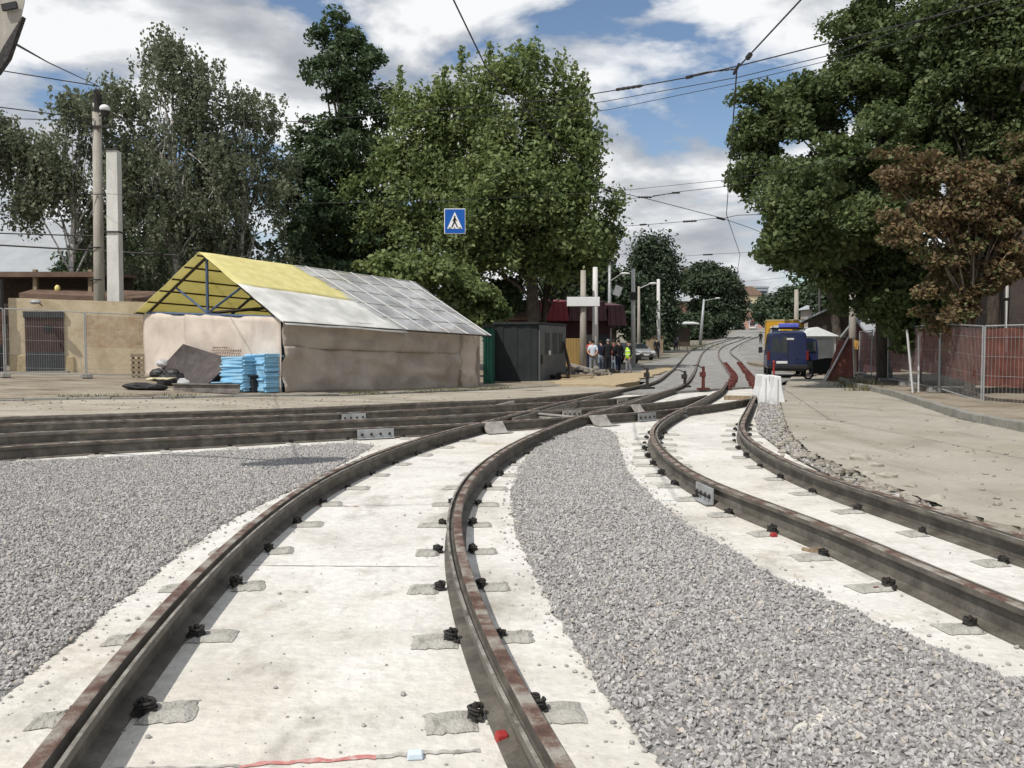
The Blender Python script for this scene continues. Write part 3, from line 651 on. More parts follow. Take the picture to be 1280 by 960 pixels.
# check rails: short pieces inside the crossing
def checkrail(k, i0, i1, off, label):
    P = RAIL[k]; Q = []
    for i in range(i0, i1):
        p, t, n = frame_at(P, i); Q.append(p + n * off)
    prof = [(-.03, 0), (.03, 0), (.03, .17), (-.03, .17)]
    o = sweep(Q, 1, 0, prof, [0, 0, 0, 0]).build('guard_rail', M['steel'], bevel=.006); tag(o, label, 'rail', 'guard rails in the crossing')
def idx(k, px, py):
    P = RAIL[k]; t = gnd(px, py, RT); return min(range(len(P)), key=lambda q: (P[q] - Vector((t.x, t.y, 0))).length)
checkrail('AL', idx('AL', 632, 521), idx('AL', 735, 496), .17, 'short dark guard rail beside the long left rail in the crossing')
checkrail('AR', idx('AR', 742, 514), idx('AR', 815, 493), -.17, 'short dark guard rail beside the middle rail in the crossing')
# red painted switch brackets on the far right track
def redrail(k, a, b, side, label):
    i0, i1 = idx(k, *a), idx(k, *b); i0, i1 = min(i0, i1), max(i0, i1); P = RAIL[k]
    r = thing('switch_rail', label, 'switch rail', (P[i0].x, P[i0].y, 0), 'red painted switch rails')
    Q = []
    for i in range(i0, i1):
        p, t, n = frame_at(P, i); Q.append(p + n * .14 * side)
    sweep(Q, 1, .02, [(-.035, 0), (.035, 0), (.035, .16), (-.035, .16)], [0] * 4).build('tongue', M['redpaint'], r)
    L = 0
    for a_, b_ in zip(Q, Q[1:]):
        L += (b_ - a_).length
        if L > .85:
            L = 0; t = (b_ - a_).normalized(); n = Vector((t.y, -t.x, 0)); m = MB(); z = T(a_.x, a_.y)
            m.box((a_.x, a_.y, z + .13 + random.uniform(-.03, .05)), (.3 * random.uniform(.7, 1.2), .12, .12), rz=math.atan2(n.y, n.x) + random.uniform(-.2, .2))
            m.box((a_.x + n.x * .12, a_.y + n.y * .12, z + .18), (.06, .06, .12), rz=random.uniform(0, 3))
            m.build('bracket', M['redpaint'], r, bevel=.01)
redrail('BL', (907, 481), (904, 453), 1, 'red oxide switch rail, left one of the two beyond the crossing')
redrail('BR', (946, 480), (926, 452), -1, 'red oxide switch rail closest to the blue van')
# rail jack tools
def jack(px, py, label, m_, h=.6, w=.3):
    p = gnd(px, py, .08); r = thing('rail_jack', label, 'tool', p, 'tools standing at the switch')
    m = MB(); m.box(p + Vector((0, 0, .03)), (w, .18, .06), rz=.4); m.build('base', m_, r, bevel=.01)
    m = MB(); m.box(p + Vector((0, 0, h * .5)), (.1, .1, h * .9), taper=.8); m.box(p + Vector((-.02, 0, h * .62)), (.18, .14, .16)); m.build('column', m_, r, bevel=.01)
    m = MB(); m.tube([p + Vector((0, 0, h * .85)), p + Vector((-.2, .0, h * 1.0)), p + Vector((-.35, .02, h * .98))], .02, 6); m.build('lever', M['clip'], r)
jack(879, 487, 'red oxide rail jack standing alone between the far tracks', M['redpaint'], .8, .4)
jack(809, 486, 'rusty dark jack at the bend of the far left rail', M['clip'], .75, .5)
jack(856, 484, 'dark jack by the second far rail', M['clip'], .6, .4)
# painted marks and joints on the slab
def strip(name, a, b, w, mname, z=.004, wob=.01, label=None):
    A = gnd(*a, z); B = gnd(*b, z); n = 14; d = (B - A); nr = Vector((-d.y, d.x, 0)).normalized(); vs = []
    for i in range(n + 1):
        p = A.lerp(B, i / n); o_ = random.uniform(-wob, wob); ww = w * random.uniform(.5, 1.2)
        vs += [(p.x + nr.x * (o_ - ww / 2), p.y + nr.y * (o_ - ww / 2), z), (p.x + nr.x * (o_ + ww / 2), p.y + nr.y * (o_ + ww / 2), z)]
    m = MB(); m.add(vs, [(2 * i, 2 * i + 2, 2 * i + 3, 2 * i + 1) for i in range(n)]); return struct(m.build(name, M[mname]))
M['redline'] = mat('red_chalk', [(.55, .5, .46), (.5, .22, .2), (.42, .14, .13)], scale=30, rough=1); M['blueline'] = mat('blue_chalk', [(.55, .6, .63), (.32, .48, .62)], scale=30, rough=1)
M['jointline'] = mat('slab_joint_dirt', [(.2, .19, .17), (.36, .34, .31), (.55, .53, .49)], scale=22, rough=1)
strip('painted_line', (392, 631), (448, 633), .022, 'redline'); strip('painted_line', (330, 641), (386, 634), .012, 'redline')
strip('painted_line', (824, 626), (866, 624), .022, 'blueline')
strip('painted_line', (300, 957), (470, 945), .03, 'redline'); strip('painted_line', (470, 945), (600, 936), .03, 'jointline')
strip('slab_joint', (345, 634), (560, 630), .010, 'jointline'); strip('slab_joint', (268, 706), (548, 708), .012, 'jointline')
strip('slab_joint', (430, 586), (575, 584), .010, 'jointline'); strip('slab_joint', (120, 962), (300, 957), .02, 'jointline')
strip('slab_joint', (870, 561), (955, 563), .008, 'jointline'); strip('slab_joint', (855, 545), (925, 547), .008, 'jointline'); strip('slab_joint', (960, 612), (1060, 606), .008, 'jointline')
# small odd lumps on the slab
def lump(px, py, d, mname, name, label, cat, rz=.3):
    p = gnd(px, py, 0); m = MB(); m.box(p + Vector((0, 0, d[2] / 2 + .002)), d, rz=rz, taper=.85, rx=.06); m.box(p + Vector((d[0] * .15, d[1] * .1, d[2] * .55)), (d[0] * .7, d[1] * .75, d[2] * .9), rz=rz + .3, taper=.8)
    o = m.build(name, M[mname], bevel=min(d) * .2); tag(o, label, cat)
lump(627, 927, (.05, .05, .035), 'red', 'plastic_spacer', 'red plastic block on the white slab beside the middle rail', 'spacer')
lump(519, 948, (.06, .04, .025), 'bluelump', 'chalk_lump', 'pale blue chalky lump near the bottom edge of the slab', 'lump', .1)
lump(967, 671, (.05, .04, .03), 'red', 'brick_crumb', 'red crumb beside the joint plated right rail', 'crumb')
lump(1187, 671, (.045, .035, .03), 'red', 'brick_crumb', 'red crumb on the slab between the two right hand rails', 'crumb')
lump(1095, 738, (.05, .03, .02), 'redpaint', 'brick_crumb', 'dull red crumb on the slab edge near the right gravel', 'crumb')
p = gnd(1003, 688, 0); q = gnd(1030, 693, 0); m = MB(); m.box((p + q) / 2 + Vector((0, 0, .012)), ((q - p).length, .03, .02), rz=math.atan2((q - p).y, (q - p).x)); m.box((p + q) / 2 + Vector((.03, .02, .02)), ((q - p).length * .5, .02, .015), rz=.2)
tag(m.build('wood_stick', M['wood']), 'splintered wooden stick beside the joint plated right rail', 'stick')
# broken asphalt lumps
for i, (px, py, s) in enumerate([(1075, 577, .16), (1092, 586, .12), (1063, 588, .1), (1108, 600, .13), (1085, 596, .08), (1050, 577, .07), (1138, 612, .08), (1000, 552, .07), (1170, 627, .09)]):
    p = gnd(px, py, .06); m = MB(); m.ell(p + Vector((0, 0, .03)), (s, s * .7, s * .45), 9, 6, jit=.22)
    m.ell(p + Vector((s * .6, .03, .01)), (s * .5, s * .4, s * .3), 7, 5, jit=.22)
    lab = ['largest broken asphalt lump at the crumbled road edge', 'asphalt lump just right of the largest one', 'flat asphalt lump in front of the largest one', 'asphalt lump at the corner where the road edge turns right', 'small lump among the biggest asphalt lumps', 'small lump left of the biggest asphalt lumps', 'asphalt lump along the right part of the crumbled edge', 'lonely asphalt lump nearer the white barrier', 'rightmost asphalt lump on the crumbled edge'][i]
    tag(m.build('asphalt_lump', M['asphalt']), lab, 'rubble', 'lumps broken off the asphalt')
# ================================================================== TENT SHED
H0 = .06
Cc = gnd(353, 491, H0); Ld = Vector((.70, 1, 0)).normalized(); Wd = Vector((-Ld.y, Ld.x, 0))
SL, SW, EH, RH = 9.4, 7.0, 2.17, 1.88
def sp(u, w, h):  # u along the length, w across, h above base
    p = Cc + Ld * u + Wd * w
    zb = Cc.z - .03 * u + .042 * w
    return Vector((p.x, p.y, zb + h))
tent = thing('tent_shed', 'gable roofed construction tent with pinkish tarp walls and yellow and clear film roof', 'tent', sp(0, 0, 0))
def wr(seed, amp, sx, sy, crease=.0):
    def f(u, v):
        n = mnoise.noise(Vector((u * sx, v * sy, seed))) * amp + mnoise.noise(Vector((u * sx * 3 + v * 2, v * sy * 2.5, seed + 4))) * amp * .45
        n += crease * (abs(((u * 2.3 + v * 1.1 + seed) % 1) - .5) - .25)
        n += crease * .55 * (1 - abs(mnoise.noise(Vector((u * sx * 1.1 + v * 1.3, v * sy * .8 - u * 2, seed + 9)))) * 2) ** 3
        return n
    return f
m = MB(); m.sheet([sp(0, SW, 0), sp(0, SW * .655, 0), sp(0, SW * .655, EH), sp(0, SW, EH)], 14, 12, wr(2, .06, 2.5, 2.5, .04), .01)
m.sheet([sp(-.015, SW * .66, 0), sp(-.015, 0, 0), sp(-.015, 0, EH), sp(-.015, SW * .66, EH)], 30, 14, wr(5, .07, 3, 2, .05), .01)
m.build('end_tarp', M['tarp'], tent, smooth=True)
U1 = SL * .87
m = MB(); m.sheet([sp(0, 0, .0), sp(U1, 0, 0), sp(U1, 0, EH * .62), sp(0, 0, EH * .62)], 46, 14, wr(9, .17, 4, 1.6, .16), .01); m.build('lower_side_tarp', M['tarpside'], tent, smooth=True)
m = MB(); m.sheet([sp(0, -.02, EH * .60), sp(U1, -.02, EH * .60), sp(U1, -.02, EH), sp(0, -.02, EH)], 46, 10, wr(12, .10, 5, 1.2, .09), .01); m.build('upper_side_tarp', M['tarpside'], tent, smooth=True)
m = MB(); m.sheet([sp(U1 + .02, -.05, 0), sp(SL, .1, 0), sp(SL, .1, EH * .97), sp(U1 + .02, -.05, EH * .97)], 10, 16, wr(15, .2, 2.4, 1.6, .2), .01); m.build('door_flap', M['tarp'], tent, smooth=True)
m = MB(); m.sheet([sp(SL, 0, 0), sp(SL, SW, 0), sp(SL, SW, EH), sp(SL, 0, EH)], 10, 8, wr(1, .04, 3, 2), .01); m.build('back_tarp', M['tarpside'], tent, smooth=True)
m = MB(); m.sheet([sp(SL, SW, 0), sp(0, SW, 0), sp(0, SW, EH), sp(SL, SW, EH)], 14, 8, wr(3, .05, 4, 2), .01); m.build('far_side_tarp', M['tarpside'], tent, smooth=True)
ov = .32
def roofp(u, t, side):  # t 0 eave..1 ridge
    ov = .32 if side == 0 else .12; w = (-ov + (SW / 2 + ov) * t) if side == 0 else (SW + ov - (SW / 2 + ov) * t)
    return sp(u, w, EH - ov * RH / (SW / 2) + (RH + ov * RH / (SW / 2)) * t + .03)
# roof skins: yellow tarp over the far slope and the upper front of the near slope, milky film elsewhere
m = MB(); m.sheet([roofp(-.25, 0, 1), roofp(-.25, 1, 1), roofp(SL * .75, 1, 1), roofp(SL * .75, 0, 1)], 8, 14, wr(20, .03, 3, 4), .012)
m.build('yellow_tarp', M['yellow_tarp'], tent, smooth=True)
m = MB(); m.sheet([roofp(-.25, .52, 0), roofp(SL * .49, .44, 0), roofp(SL * .36, 1, 0), roofp(-.25, 1, 0)], 14, 10, wr(22, .035, 3, 3), .012)
m.build('yellow_tarp', M['yellow_tarp'], tent, smooth=True)
m = MB(); m.sheet([roofp(-.2, -.03, 0) , roofp(SL * .52, -.03, 0), roofp(SL * .49, .43, 0), roofp(-.22, .53, 0)], 14, 8, wr(25, .03, 3, 3), .01)
m.build('white_film', M['filmwhite'], tent, smooth=True)
m = MB(); m.sheet([roofp(SL * .50, 0, 0), roofp(SL + .3, 0, 0), roofp(SL + .3, 1, 0), roofp(SL * .36, 1, 0)], 22, 14, wr(27, .025, 6, 5), .008)
m.build('clear_film', M['film'], tent, smooth=True)
m = MB(); m.sheet([roofp(SL * .75, 0, 1), roofp(SL * .75, 1, 1), roofp(SL + .3, 1, 1), roofp(SL + .3, 0, 1)], 8, 8, wr(28, .02, 6, 5), .008)
m.build('clear_film', M['film'], tent, smooth=True)
def rod(a, b, r, mname, nm='beam', par=tent, n=6):
    m = MB(); m.tube([a, b], r, n); return m.build(nm, M[mname], par)
for k in range(6):
    u0 = SL * (.42 + k * .115)
    a, b = roofp(min(SL + .28, u0 + SL * .115), 0, 0) + Vector((0, 0, .02)), roofp(min(SL + .28, u0), 1, 0) + Vector((0, 0, .02))
    rod(a, b, .022, 'batten', 'batten')
for k, t in enumerate((.2, .42, .62, .82, .99)):
    rod(roofp(SL * (.51 - .14 * t), t, 0) + Vector((0, 0, .02)), roofp(SL + .29, t, 0) + Vector((0, 0, .02)), .014, 'batten', 'batten')
rod(roofp(-.2, 0, 0), roofp(SL + .3, 0, 0), .03, 'darkwood', 'eave_pole')
rod(roofp(-.25, 0, 1), roofp(SL + .3, 0, 1), .03, 'darkwood', 'eave_pole')
for u in (.02, SL * .33, SL * .66, SL - .02):
    c = 'bluesteel'
    ui = min(max(u, .2), SL - .2); rod(sp(ui, SW / 2, 0), sp(u, SW / 2, EH), .05, c, 'king_post'); rod(sp(u, SW / 2, EH), sp(u, SW / 2, EH + RH - .05), .05, c, 'king_post')
    rod(sp(u, .2, EH), sp(u, SW - .2, EH), .05, c, 'tie_beam')
    for s in (.22, SW - .22):
        ui = min(max(u, .2), SL - .2); rod(sp(ui, s, 0), sp(ui, s, EH), .05, c, 'corner_post')
        rod(sp(u, s, EH - .02), sp(u, SW / 2, EH + RH - .1), .045, c if u > .1 else 'darkwood', 'rafter')
        rod(sp(u, SW / 2, EH + .05), sp(u, SW / 2 + (s - SW / 2) * .52, EH + RH * .46), .035, c, 'brace')
rod(sp(0, SW * .48, EH + .05), sp(SL * .33, SW * .18, EH + RH * .35), .055, 'darkwood', 'brace')
rod(sp(0.05, SW * .33, EH + RH * .6), sp(SL * .25, SW * .12, EH + .05), .05, 'darkwood', 'brace')
for t in (.03, .22, .41, .60, .79, .97):
    rod(roofp(-.25, t, 1) - Vector((0, 0, .05)), roofp(SL * .9, t, 1) - Vector((0, 0, .05)), .03, 'darkwood', 'purlin')
    if t > .1: rod(roofp(.05, t, 0) - Vector((0, 0, .05)), roofp(SL * .98, t, 0) - Vector((0, 0, .05)), .02, 'wood', 'purlin')
# ------------------------------------------------------------------ things stacked against the tent end
def along_end(w, out, h=0):  # w across the end, out in front of it
    p = sp(-out, w, 0); return Vector((p.x, p.y, T(p.x, p.y) + H0 + h))
yaw = math.atan2(-Wd.y, -Wd.x)  # local x runs to the right along the end wall
# blue foam: two stacks, every sheet a part of its stack
for si, (w, out, nS, sx, lab) in enumerate([(1.05, .62, 20, 1.0, 'front stack of pale blue foam sheets by the tent corner'), (.55, .22, 22, .9, 'back stack of pale blue foam sheets pressed to the tent wall')]):
    b = along_end(w, out); r = thing('foam_stack', lab, 'foam sheets', b, 'stacks of blue foam sheets'); h = 0
    for k in range(nS):
        m = MB(); m.box(b + Vector((random.uniform(-.05, .05), random.uniform(-.03, .03), h + .024)), (sx + random.uniform(-.05, .05), .6, .046), rz=yaw + random.uniform(-.05, .05), ry=random.uniform(-.012, .012) - .02, rx=random.uniform(-.01, .01)); h += .05
        m.build('foam_sheet', M['foam'], r, bevel=.005)
# dark board leaning on edge, turned like a diamond
b = along_end(4.0, .55); r = thing('board', 'large dark brown board leaning tilted against the tent end', 'board', b)
ex = -Wd; ez = (Vector((0, 0, 1)) * .93 + Ld * .30).normalized(); an = R(-33)
def bd(x, y): return b + (ex * (x * math.cos(an) - y * math.sin(an)) + ez * (x * math.sin(an) + y * math.cos(an)))
cb_ = gnd(250, 490, H0); cl_ = gnd(190, 476, H0); ct = at(229, 430, along_end(4.9, .12).y); ct = at(229, 430, 26.0); cr = at(293, 450, 24.8)
m = MB(); m.sheet([cb_ + Vector((0, 0, .02)), cr, ct, cl_ + Vector((0, 0, .05))], 6, 6, lambda u, v: .02 * math.sin(u * 3), .03)
m.build('panel', M['board'], r)
# second dark board + rusty mesh
b2 = along_end(2.35, .25); m = MB(); m.sheet([b2 - ex * .9, b2 + ex * .55, b2 + ex * .5 + ez * 1.15, b2 - ex * .95 + ez * 1.3], 4, 4, None, .03)
tag(m.build('board', M['darkwood']), 'smaller dark board behind the foam stacks under the rusty mesh', 'board')
b3 = along_end(2.45, .12, .95); m = MB()
for i in range(13): x = -.75 + i * .115; m.tube([b3 + ex * x, b3 + ex * (x + .06) + ez * .72], .006, 4)
for i in range(8): m.tube([b3 - ex * .75 + ez * (i * .1), b3 + ex * .68 + ez * (i * .1 + .0)], .006, 4)
M['rust'] = mat('rusty_mesh', [(.16, .09, .06), (.26, .16, .11)], rough=.9)
tag(m.build('wire_mesh', M['rust']), 'rusty reinforcing mesh leaning high on the tent end behind the foam', 'wire mesh')
# pallet standing at the tent's far corner
b4 = at(173, 466, 29.2); b4.z = T(b4.x, b4.y) + H0; r = thing('pallet', 'wooden pallet standing on edge at the left corner of the tent', 'pallet', b4)
for k in range(5):
    m = MB(); m.box(b4 + Vector((0, 0, .1 + k * .17)), (.5, .03, .11), rz=.1); m.build('slat', M['wood'], r)
for s in (-1, 0, 1):
    m = MB(); m.box(b4 + Vector((s * .2, .06, .42)), (.06, .08, .84), rz=.1); m.build('stringer', M['darkwood'], r)
# steel beams, I profile
def ibeam(pa, pb, h, w, label, mname='steel'):
    d = pb - pa; L = d.length; t = d.normalized(); a = math.atan2(t.y, t.x); c = (pa + pb) / 2
    m = MB()
    m.box(c + Vector((0, 0, .012)), (L, w, .024), rz=a); m.box(c + Vector((0, 0, h / 2)), (L, .018, h - .05), rz=a); m.box(c + Vector((0, 0, h - .012)), (L, w, .024), rz=a)
    tag(m.build('steel_beam', M[mname]), label, 'steel beam', 'steel beams by the tent')
M['beamsteel'] = mat('beam_steel', [(.10, .085, .075), (.17, .15, .135), (.24, .22, .2)], scale=5, rough=.7)
ga = gnd(217, 488, H0); gb = gnd(300, 493, H0); ibeam(ga, gb, .24, .15, 'long low steel beam lying in front of the dark board', 'beamsteel')
gc = gnd(258, 487, H0); gd = gnd(318, 491, H0); ibeam(gc + Vector((0, .25, 0)), gd + Vector((0, .25, 0)), .42, .17, 'taller steel beam lying in front of the blue foam', 'beamsteel')
p = gnd(313, 491, H0); m = MB(); m.box(p + Vector((0, .3, .22)), (.32, .3, .44), rz=yaw, taper=.9); m.box(p + Vector((-.02, .28, .47)), (.36, .34, .05), rz=yaw); tag(m.build('black_crate', M['black'], bevel=.02), 'black crate at the end of the taller steel beam', 'crate')
# rubbish heap: bags and tarps
random.seed(31)
def heap(px, py, n, sx, sy, sz, mname, name, label, cat, dz=0):
    p = gnd(px, py, H0); m = MB()
    for i in range(n):
        s = random.uniform(.6, 1.1); m.ell(p + Vector((random.uniform(-sx, sx) * .6, random.uniform(-sy, sy) * .6, dz + sz * .4 + random.uniform(-.1, .3) * sz)), (sx * .55 * s, sy * .55 * s, sz * .5 * s), 12, 8, jit=.12)
    tag(m.build(name, M[mname]), label, cat)
heap(208, 482, 5, .62, .4, .5, 'black', 'plastic_bag', 'black plastic heap left of the leaning dark board', 'bag')
heap(211, 478, 3, .42, .3, .3, 'greybag', 'plastic_bag', 'whitish bag on top of the black heap by the dark board', 'bag', .42)
heap(176, 487, 5, .75, .3, .2, 'black', 'plastic_sheet', 'flat black plastic sheet on the ground left of the heap', 'plastic sheet')
heap(227, 486, 3, .3, .25, .3, 'greybag', 'plastic_bag', 'small grey bag at the foot of the dark board', 'bag')
p = gnd(182, 484, H0); q = gnd(212, 485, H0); m = MB(); m.sheet([p + Vector((0, 0, .25)), q + Vector((0, 0, .28)), q + Vector((.1, .3, .3)), p + Vector((.1, .3, .27))], 8, 3, wr(4, .05, 4, 2), .03)
M['paleyellow'] = mat('pale_yellow_sheet', [(.5, .46, .28), (.6, .56, .36)], rough=.8); tag(m.build('plastic_sheet', M['paleyellow'], smooth=True), 'pale yellow sheet lying across the flat black plastic', 'plastic sheet')
p = gnd(276, 489, H0); m = MB(); m.sheet([p + Vector((-.35, 0, .26)), p + Vector((.35, 0, .28)), p + Vector((.45, .25, .27)), p + Vector((-.25, .25, .25))], 4, 3, None, .03); tag(m.build('foam_offcut', M['foam']), 'blue foam offcut lying on the steel beams', 'foam sheet')
# ================================================================== LEFT WALL AND WHAT STANDS BEHIND
wa = at(12, 440, 30.6); wb = at(262, 440, 33.4)
wdir = Vector((wb.x - wa.x, wb.y - wa.y, 0)).normalized(); wn = Vector((wdir.y, -wdir.x, 0)); WL = (Vector((wb.x, wb.y, 0)) - Vector((wa.x, wa.y, 0))).length
def wp(u, out, z): return Vector((wa.x, wa.y, 0)) + wdir * u + wn * out + Vector((0, 0, z))
wzb = lambda u: T(*wp(u, 0, 0)[:2]) + .03
wall = thing('wall', 'ochre plastered yard wall with a peeling base left of the tent', 'wall', wp(0, 0, wzb(0)))
wtop = lambda u: 3.27 - .012 * u + .03 * mnoise.noise(Vector((u * .8, 0, 3)))
m = MB(); n = 40
for i in range(n):
    u0, u1 = WL * i / n, WL * (i + 1) / n
    m.hexa([wp(u0, 0, -.2), wp(u1, 0, -.2), wp(u1, -.4, -.2), wp(u0, -.4, -.2), wp(u0, 0, wtop(u0)), wp(u1, 0, wtop(u1)), wp(u1, -.4, wtop(u1)), wp(u0, -.4, wtop(u0))])
m.build('masonry', M['yellowwall'], wall)
m = MB()
for i in range(n):
    u0, u1 = WL * i / n, WL * (i + 1) / n
    if 2.1 < (u0 + u1) / 2 < 4.1: continue
    h0 = wzb(u0) + .62 + .05 * mnoise.noise(Vector((u0 * 1.5, 2, 0))); h1 = wzb(u1) + .62 + .05 * mnoise.noise(Vector((u1 * 1.5, 2, 0)))
    m.hexa([wp(u0, .09, -.2), wp(u1, .09, -.2), wp(u1, .01, -.2), wp(u0, .01, -.2), wp(u0, .05, h0), wp(u1, .05, h1), wp(u1, .01, h1 + .04), wp(u0, .01, h0 + .04)])
m.build('plinth', mat('ochre_plinth', [(.30, .235, .14), (.43, .345, .21), (.50, .41, .27)], scale=2, rough=.95, bump=.6), wall)
du = lambda px: (at(px, 440, 30.9).x - wa.x) / wdir.x
u0, u1 = du(34), du(73)
door = MB(); zb = wzb((u0 + u1) / 2); door.hexa([wp(u0, .06, zb + .1), wp(u1, .06, zb + .1), wp(u1, -.02, zb + .1), wp(u0, -.02, zb + .1), wp(u0, .06, zb + 2.05), wp(u1, .06, zb + 2.05), wp(u1, -.02, zb + 2.05), wp(u0, -.02, zb + 2.05)])
dr = door.build('door', M['doorbrown'], wall)
m = MB(); m.hexa([wp(u0, .08, zb + .06), wp(u1, .08, zb + .06), wp(u1, .065, zb + .06), wp(u0, .065, zb + .06), wp(u0, .08, zb + .78), wp(u1, .08, zb + .78), wp(u1, .065, zb + .78), wp(u0, .065, zb + .78)]); m.build('kick_panel', M['doordark'], dr)
m = MB(); m.hexa([wp(u0 - .05, .10, zb + 2.06), wp(u1 + .02, .10, zb + 2.06), wp(u1 + .02, -.02, zb + 2.06), wp(u0 - .05, -.02, zb + 2.06), wp(u0 - .05, .10, zb + 2.28), wp(u1 + .02, .10, zb + 2.28), wp(u1 + .02, -.02, zb + 2.28), wp(u0 - .05, -.02, zb + 2.28)]); m.build('lintel', M['doordark'], dr)
m = MB(); um = (u0 + u1) / 2; m.hexa([wp(um - .02, .075, zb + 1.5), wp(um + .25, .075, zb + 1.5), wp(um + .25, .062, zb + 1.5), wp(um - .02, .062, zb + 1.5), wp(um - .02, .075, zb + 1.78), wp(um + .25, .075, zb + 1.78), wp(um + .25, .062, zb + 1.78), wp(um - .02, .062, zb + 1.78)]); m.build('peephole', M['black'], dr)
m = MB(); m.box(wp(u1 - .15, .1, zb + 1.05), (.05, .06, .16)); m.build('handle', M['clip'], dr)
m = MB(); m.box(wp(um, .25, zb + .0), (u1 - u0 + .3, .5, .12), rz=math.atan2(wdir.y, wdir.x)); m.build('doorstep', M['kerb'], wall)
# lamp over the door
p = wp(du(52), .12, 3.0); r = thing('wall_lamp', 'small grey lamp sticking out over the brown door', 'lamp', p)
m = MB(); m.tube([p, p + wn * .35 + Vector((-.12, 0, .12))], .02, 6); m.build('arm', M['clip'], r)
m = MB(); m.ell(p + wn * .45 + Vector((-.2, 0, .12)), (.22, .13, .09), 10, 6); m.build('lamp_head', M['plate'], r)
# dark gate at the far left of the wall
g = wp(-.75, .1, wzb(0)); r = thing('metal_gate', 'dark blue grey sheet metal gate at the left picture edge', 'gate', g)
m = MB(); m.box(g + wdir * -.6 + Vector((0, 0, 1.35)), (1.8, .06, 2.7), rz=.1)
for k in range(7): m.box(g + wdir * (-1.35 + k * .25) - Vector((0, .045, -1.35)), (.05, .03, 2.7), rz=.1)
m.build('panel', M['doordark'], r); m = MB(); m.box(g + wdir * .5 + Vector((0, 0, 1.7)), (.18, .18, 3.4)); m.build('gate_post', M['cardark'], r)
# yard buildings behind the wall
def gable(name, label, cat, c, L, W, H, RHt, rz, wm, rm, ov=.35, group=None):
    r = thing(name, label, cat, c, group); cs, sn = math.cos(rz), math.sin(rz)
    q = lambda x, y, z: Vector((c[0] + x * cs - y * sn, c[1] + x * sn + y * cs, c[2] + z))
    m = MB(); l, w = L / 2, W / 2
    m.hexa([q(-l, -w, -.3), q(l, -w, -.3), q(l, w, -.3), q(-l, w, -.3), q(-l, -w, H), q(l, -w, H), q(l, w, H), q(-l, w, H)])
    for s in (-l, l): m.add([q(s, -w, H), q(s, w, H), q(s, 0, H + RHt)], [(0, 1, 2) if s > 0 else (2, 1, 0)])
    m.build('wall', M[wm], r)
    m = MB(); k = RHt / w
    for s in (-1, 1):
        A = [q(-l - ov, s * (w + ov), H - ov * k + .03), q(l + ov, s * (w + ov), H - ov * k + .03), q(l + ov, 0, H + RHt + .03), q(-l - ov, 0, H + RHt + .03)]
        if s > 0: A = [A[1], A[0], A[3], A[2]]
        m.sheet(A, max(2, int(L / .6)), 2, lambda u, v: 0, .1)
    rf = m.build('roof', M[rm], r); return r, q, rf
def window(par, q, x, y, z, w, h, face='y', mf='white', sill=True, out=-.04, mull=1):
    """window on the face y=const (face 'y', seen from -y) or x=const; q maps local to world"""
    f = MB(); t = .07
    def bx(m, a0, a1, z0, z1, d0, d1):
        if face == 'y': P = [(a0, d0), (a1, d0), (a1, d1), (a0, d1)]; P = [(x + a, y + d) for a, d in P]
        else: P = [(x + d, y + a) for a, d in [(a0, d0), (a1, d0), (a1, d1), (a0, d1)]]
        m.hexa([q(p[0], p[1], z + z0) for p in P] + [q(p[0], p[1], z + z1) for p in P])
    o0, o1 = out, out * .1
    for a0, a1, z0, z1 in ((-w / 2, -w / 2 + t, 0, h), (w / 2 - t, w / 2, 0, h), (-w / 2 + t, w / 2 - t, 0, t), (-w / 2 + t, w / 2 - t, h - t, h)): bx(f, a0, a1, z0, z1, o0, o1)
    for k in range(mull): xx = -w / 2 + w * (k + 1) / (mull + 1); bx(f, xx - .03, xx + .03, t, h - t, o0 * .95, o1)
    bx(f, -w / 2 + t, w / 2 - t, h * .66, h * .66 + .05, o0 * .9, o1)
    fo = f.build('window', M[mf], par)
    g = MB(); bx(g, -w / 2 + t, w / 2 - t, t, h - t, o0 * .5, o1 * 2); g.build('pane', M['glass'], fo)
    if sill: s = MB(); bx(s, -w / 2 - .08, w / 2 + .08, -.08, -.005, out * 2.6, o1); s.build('sill', M['plate'], fo)
    return fo
b = at(40, 400, 52); z = T(b.x, b.y)
gable('barn', 'long shed with a grey metal roof behind the yard wall at far left', 'shed', (b.x - 3.5, b.y, z), 13, 9, 5.6, 3.1, .06, 'darkwood', 'greyroof', .9)
b = at(40, 400, 36.2); z = T(b.x, b.y)
r = thing('lean_to', 'open brown lean-to with a pipe railing on its roof behind the yard wall', 'lean-to', (b.x, b.y, z))
m = MB(); m.box((b.x - .5, b.y + 1.6, 4.72), (7.2, 3.6, .12), rx=.04); m.box((b.x - .5, b.y - .25, 4.6), (7.2, .1, .22)); m.build('roof', M['rustroof'], r)
m = MB(); m.box((b.x - .5, b.y + 3.2, z + 2), (7.0, .1, 4.4)); m.box((b.x - .5, b.y + .1, 3.1), (7, .1, .5)); m.build('wall', M['darkwood'], r)
for k, x in enumerate((-3.7, -1.6, .2, 2.6)):
    m = MB(); m.box((b.x + x, b.y, z + 2.1), (.16, .16, 4.4)); m.build('post', M['wood'], r)
m = MB(); m.box((b.x - 2.7, b.y - .08, 3.9), (1.6, .03, .6)); m.build('painted_panel', M['offwhite'], r)
m = MB(); m.tube([(b.x - 1.2, b.y - .3, 4.7), (b.x - 1.2, b.y - .3, 5.85), (b.x + 6.6, b.y - .3, 5.4)], .04, 6); m.tube([(b.x - 6, b.y - .2, 6.5), (b.x + 3, b.y - .2, 6.25)], .03, 6); m.build('railing', M['clip'], r)
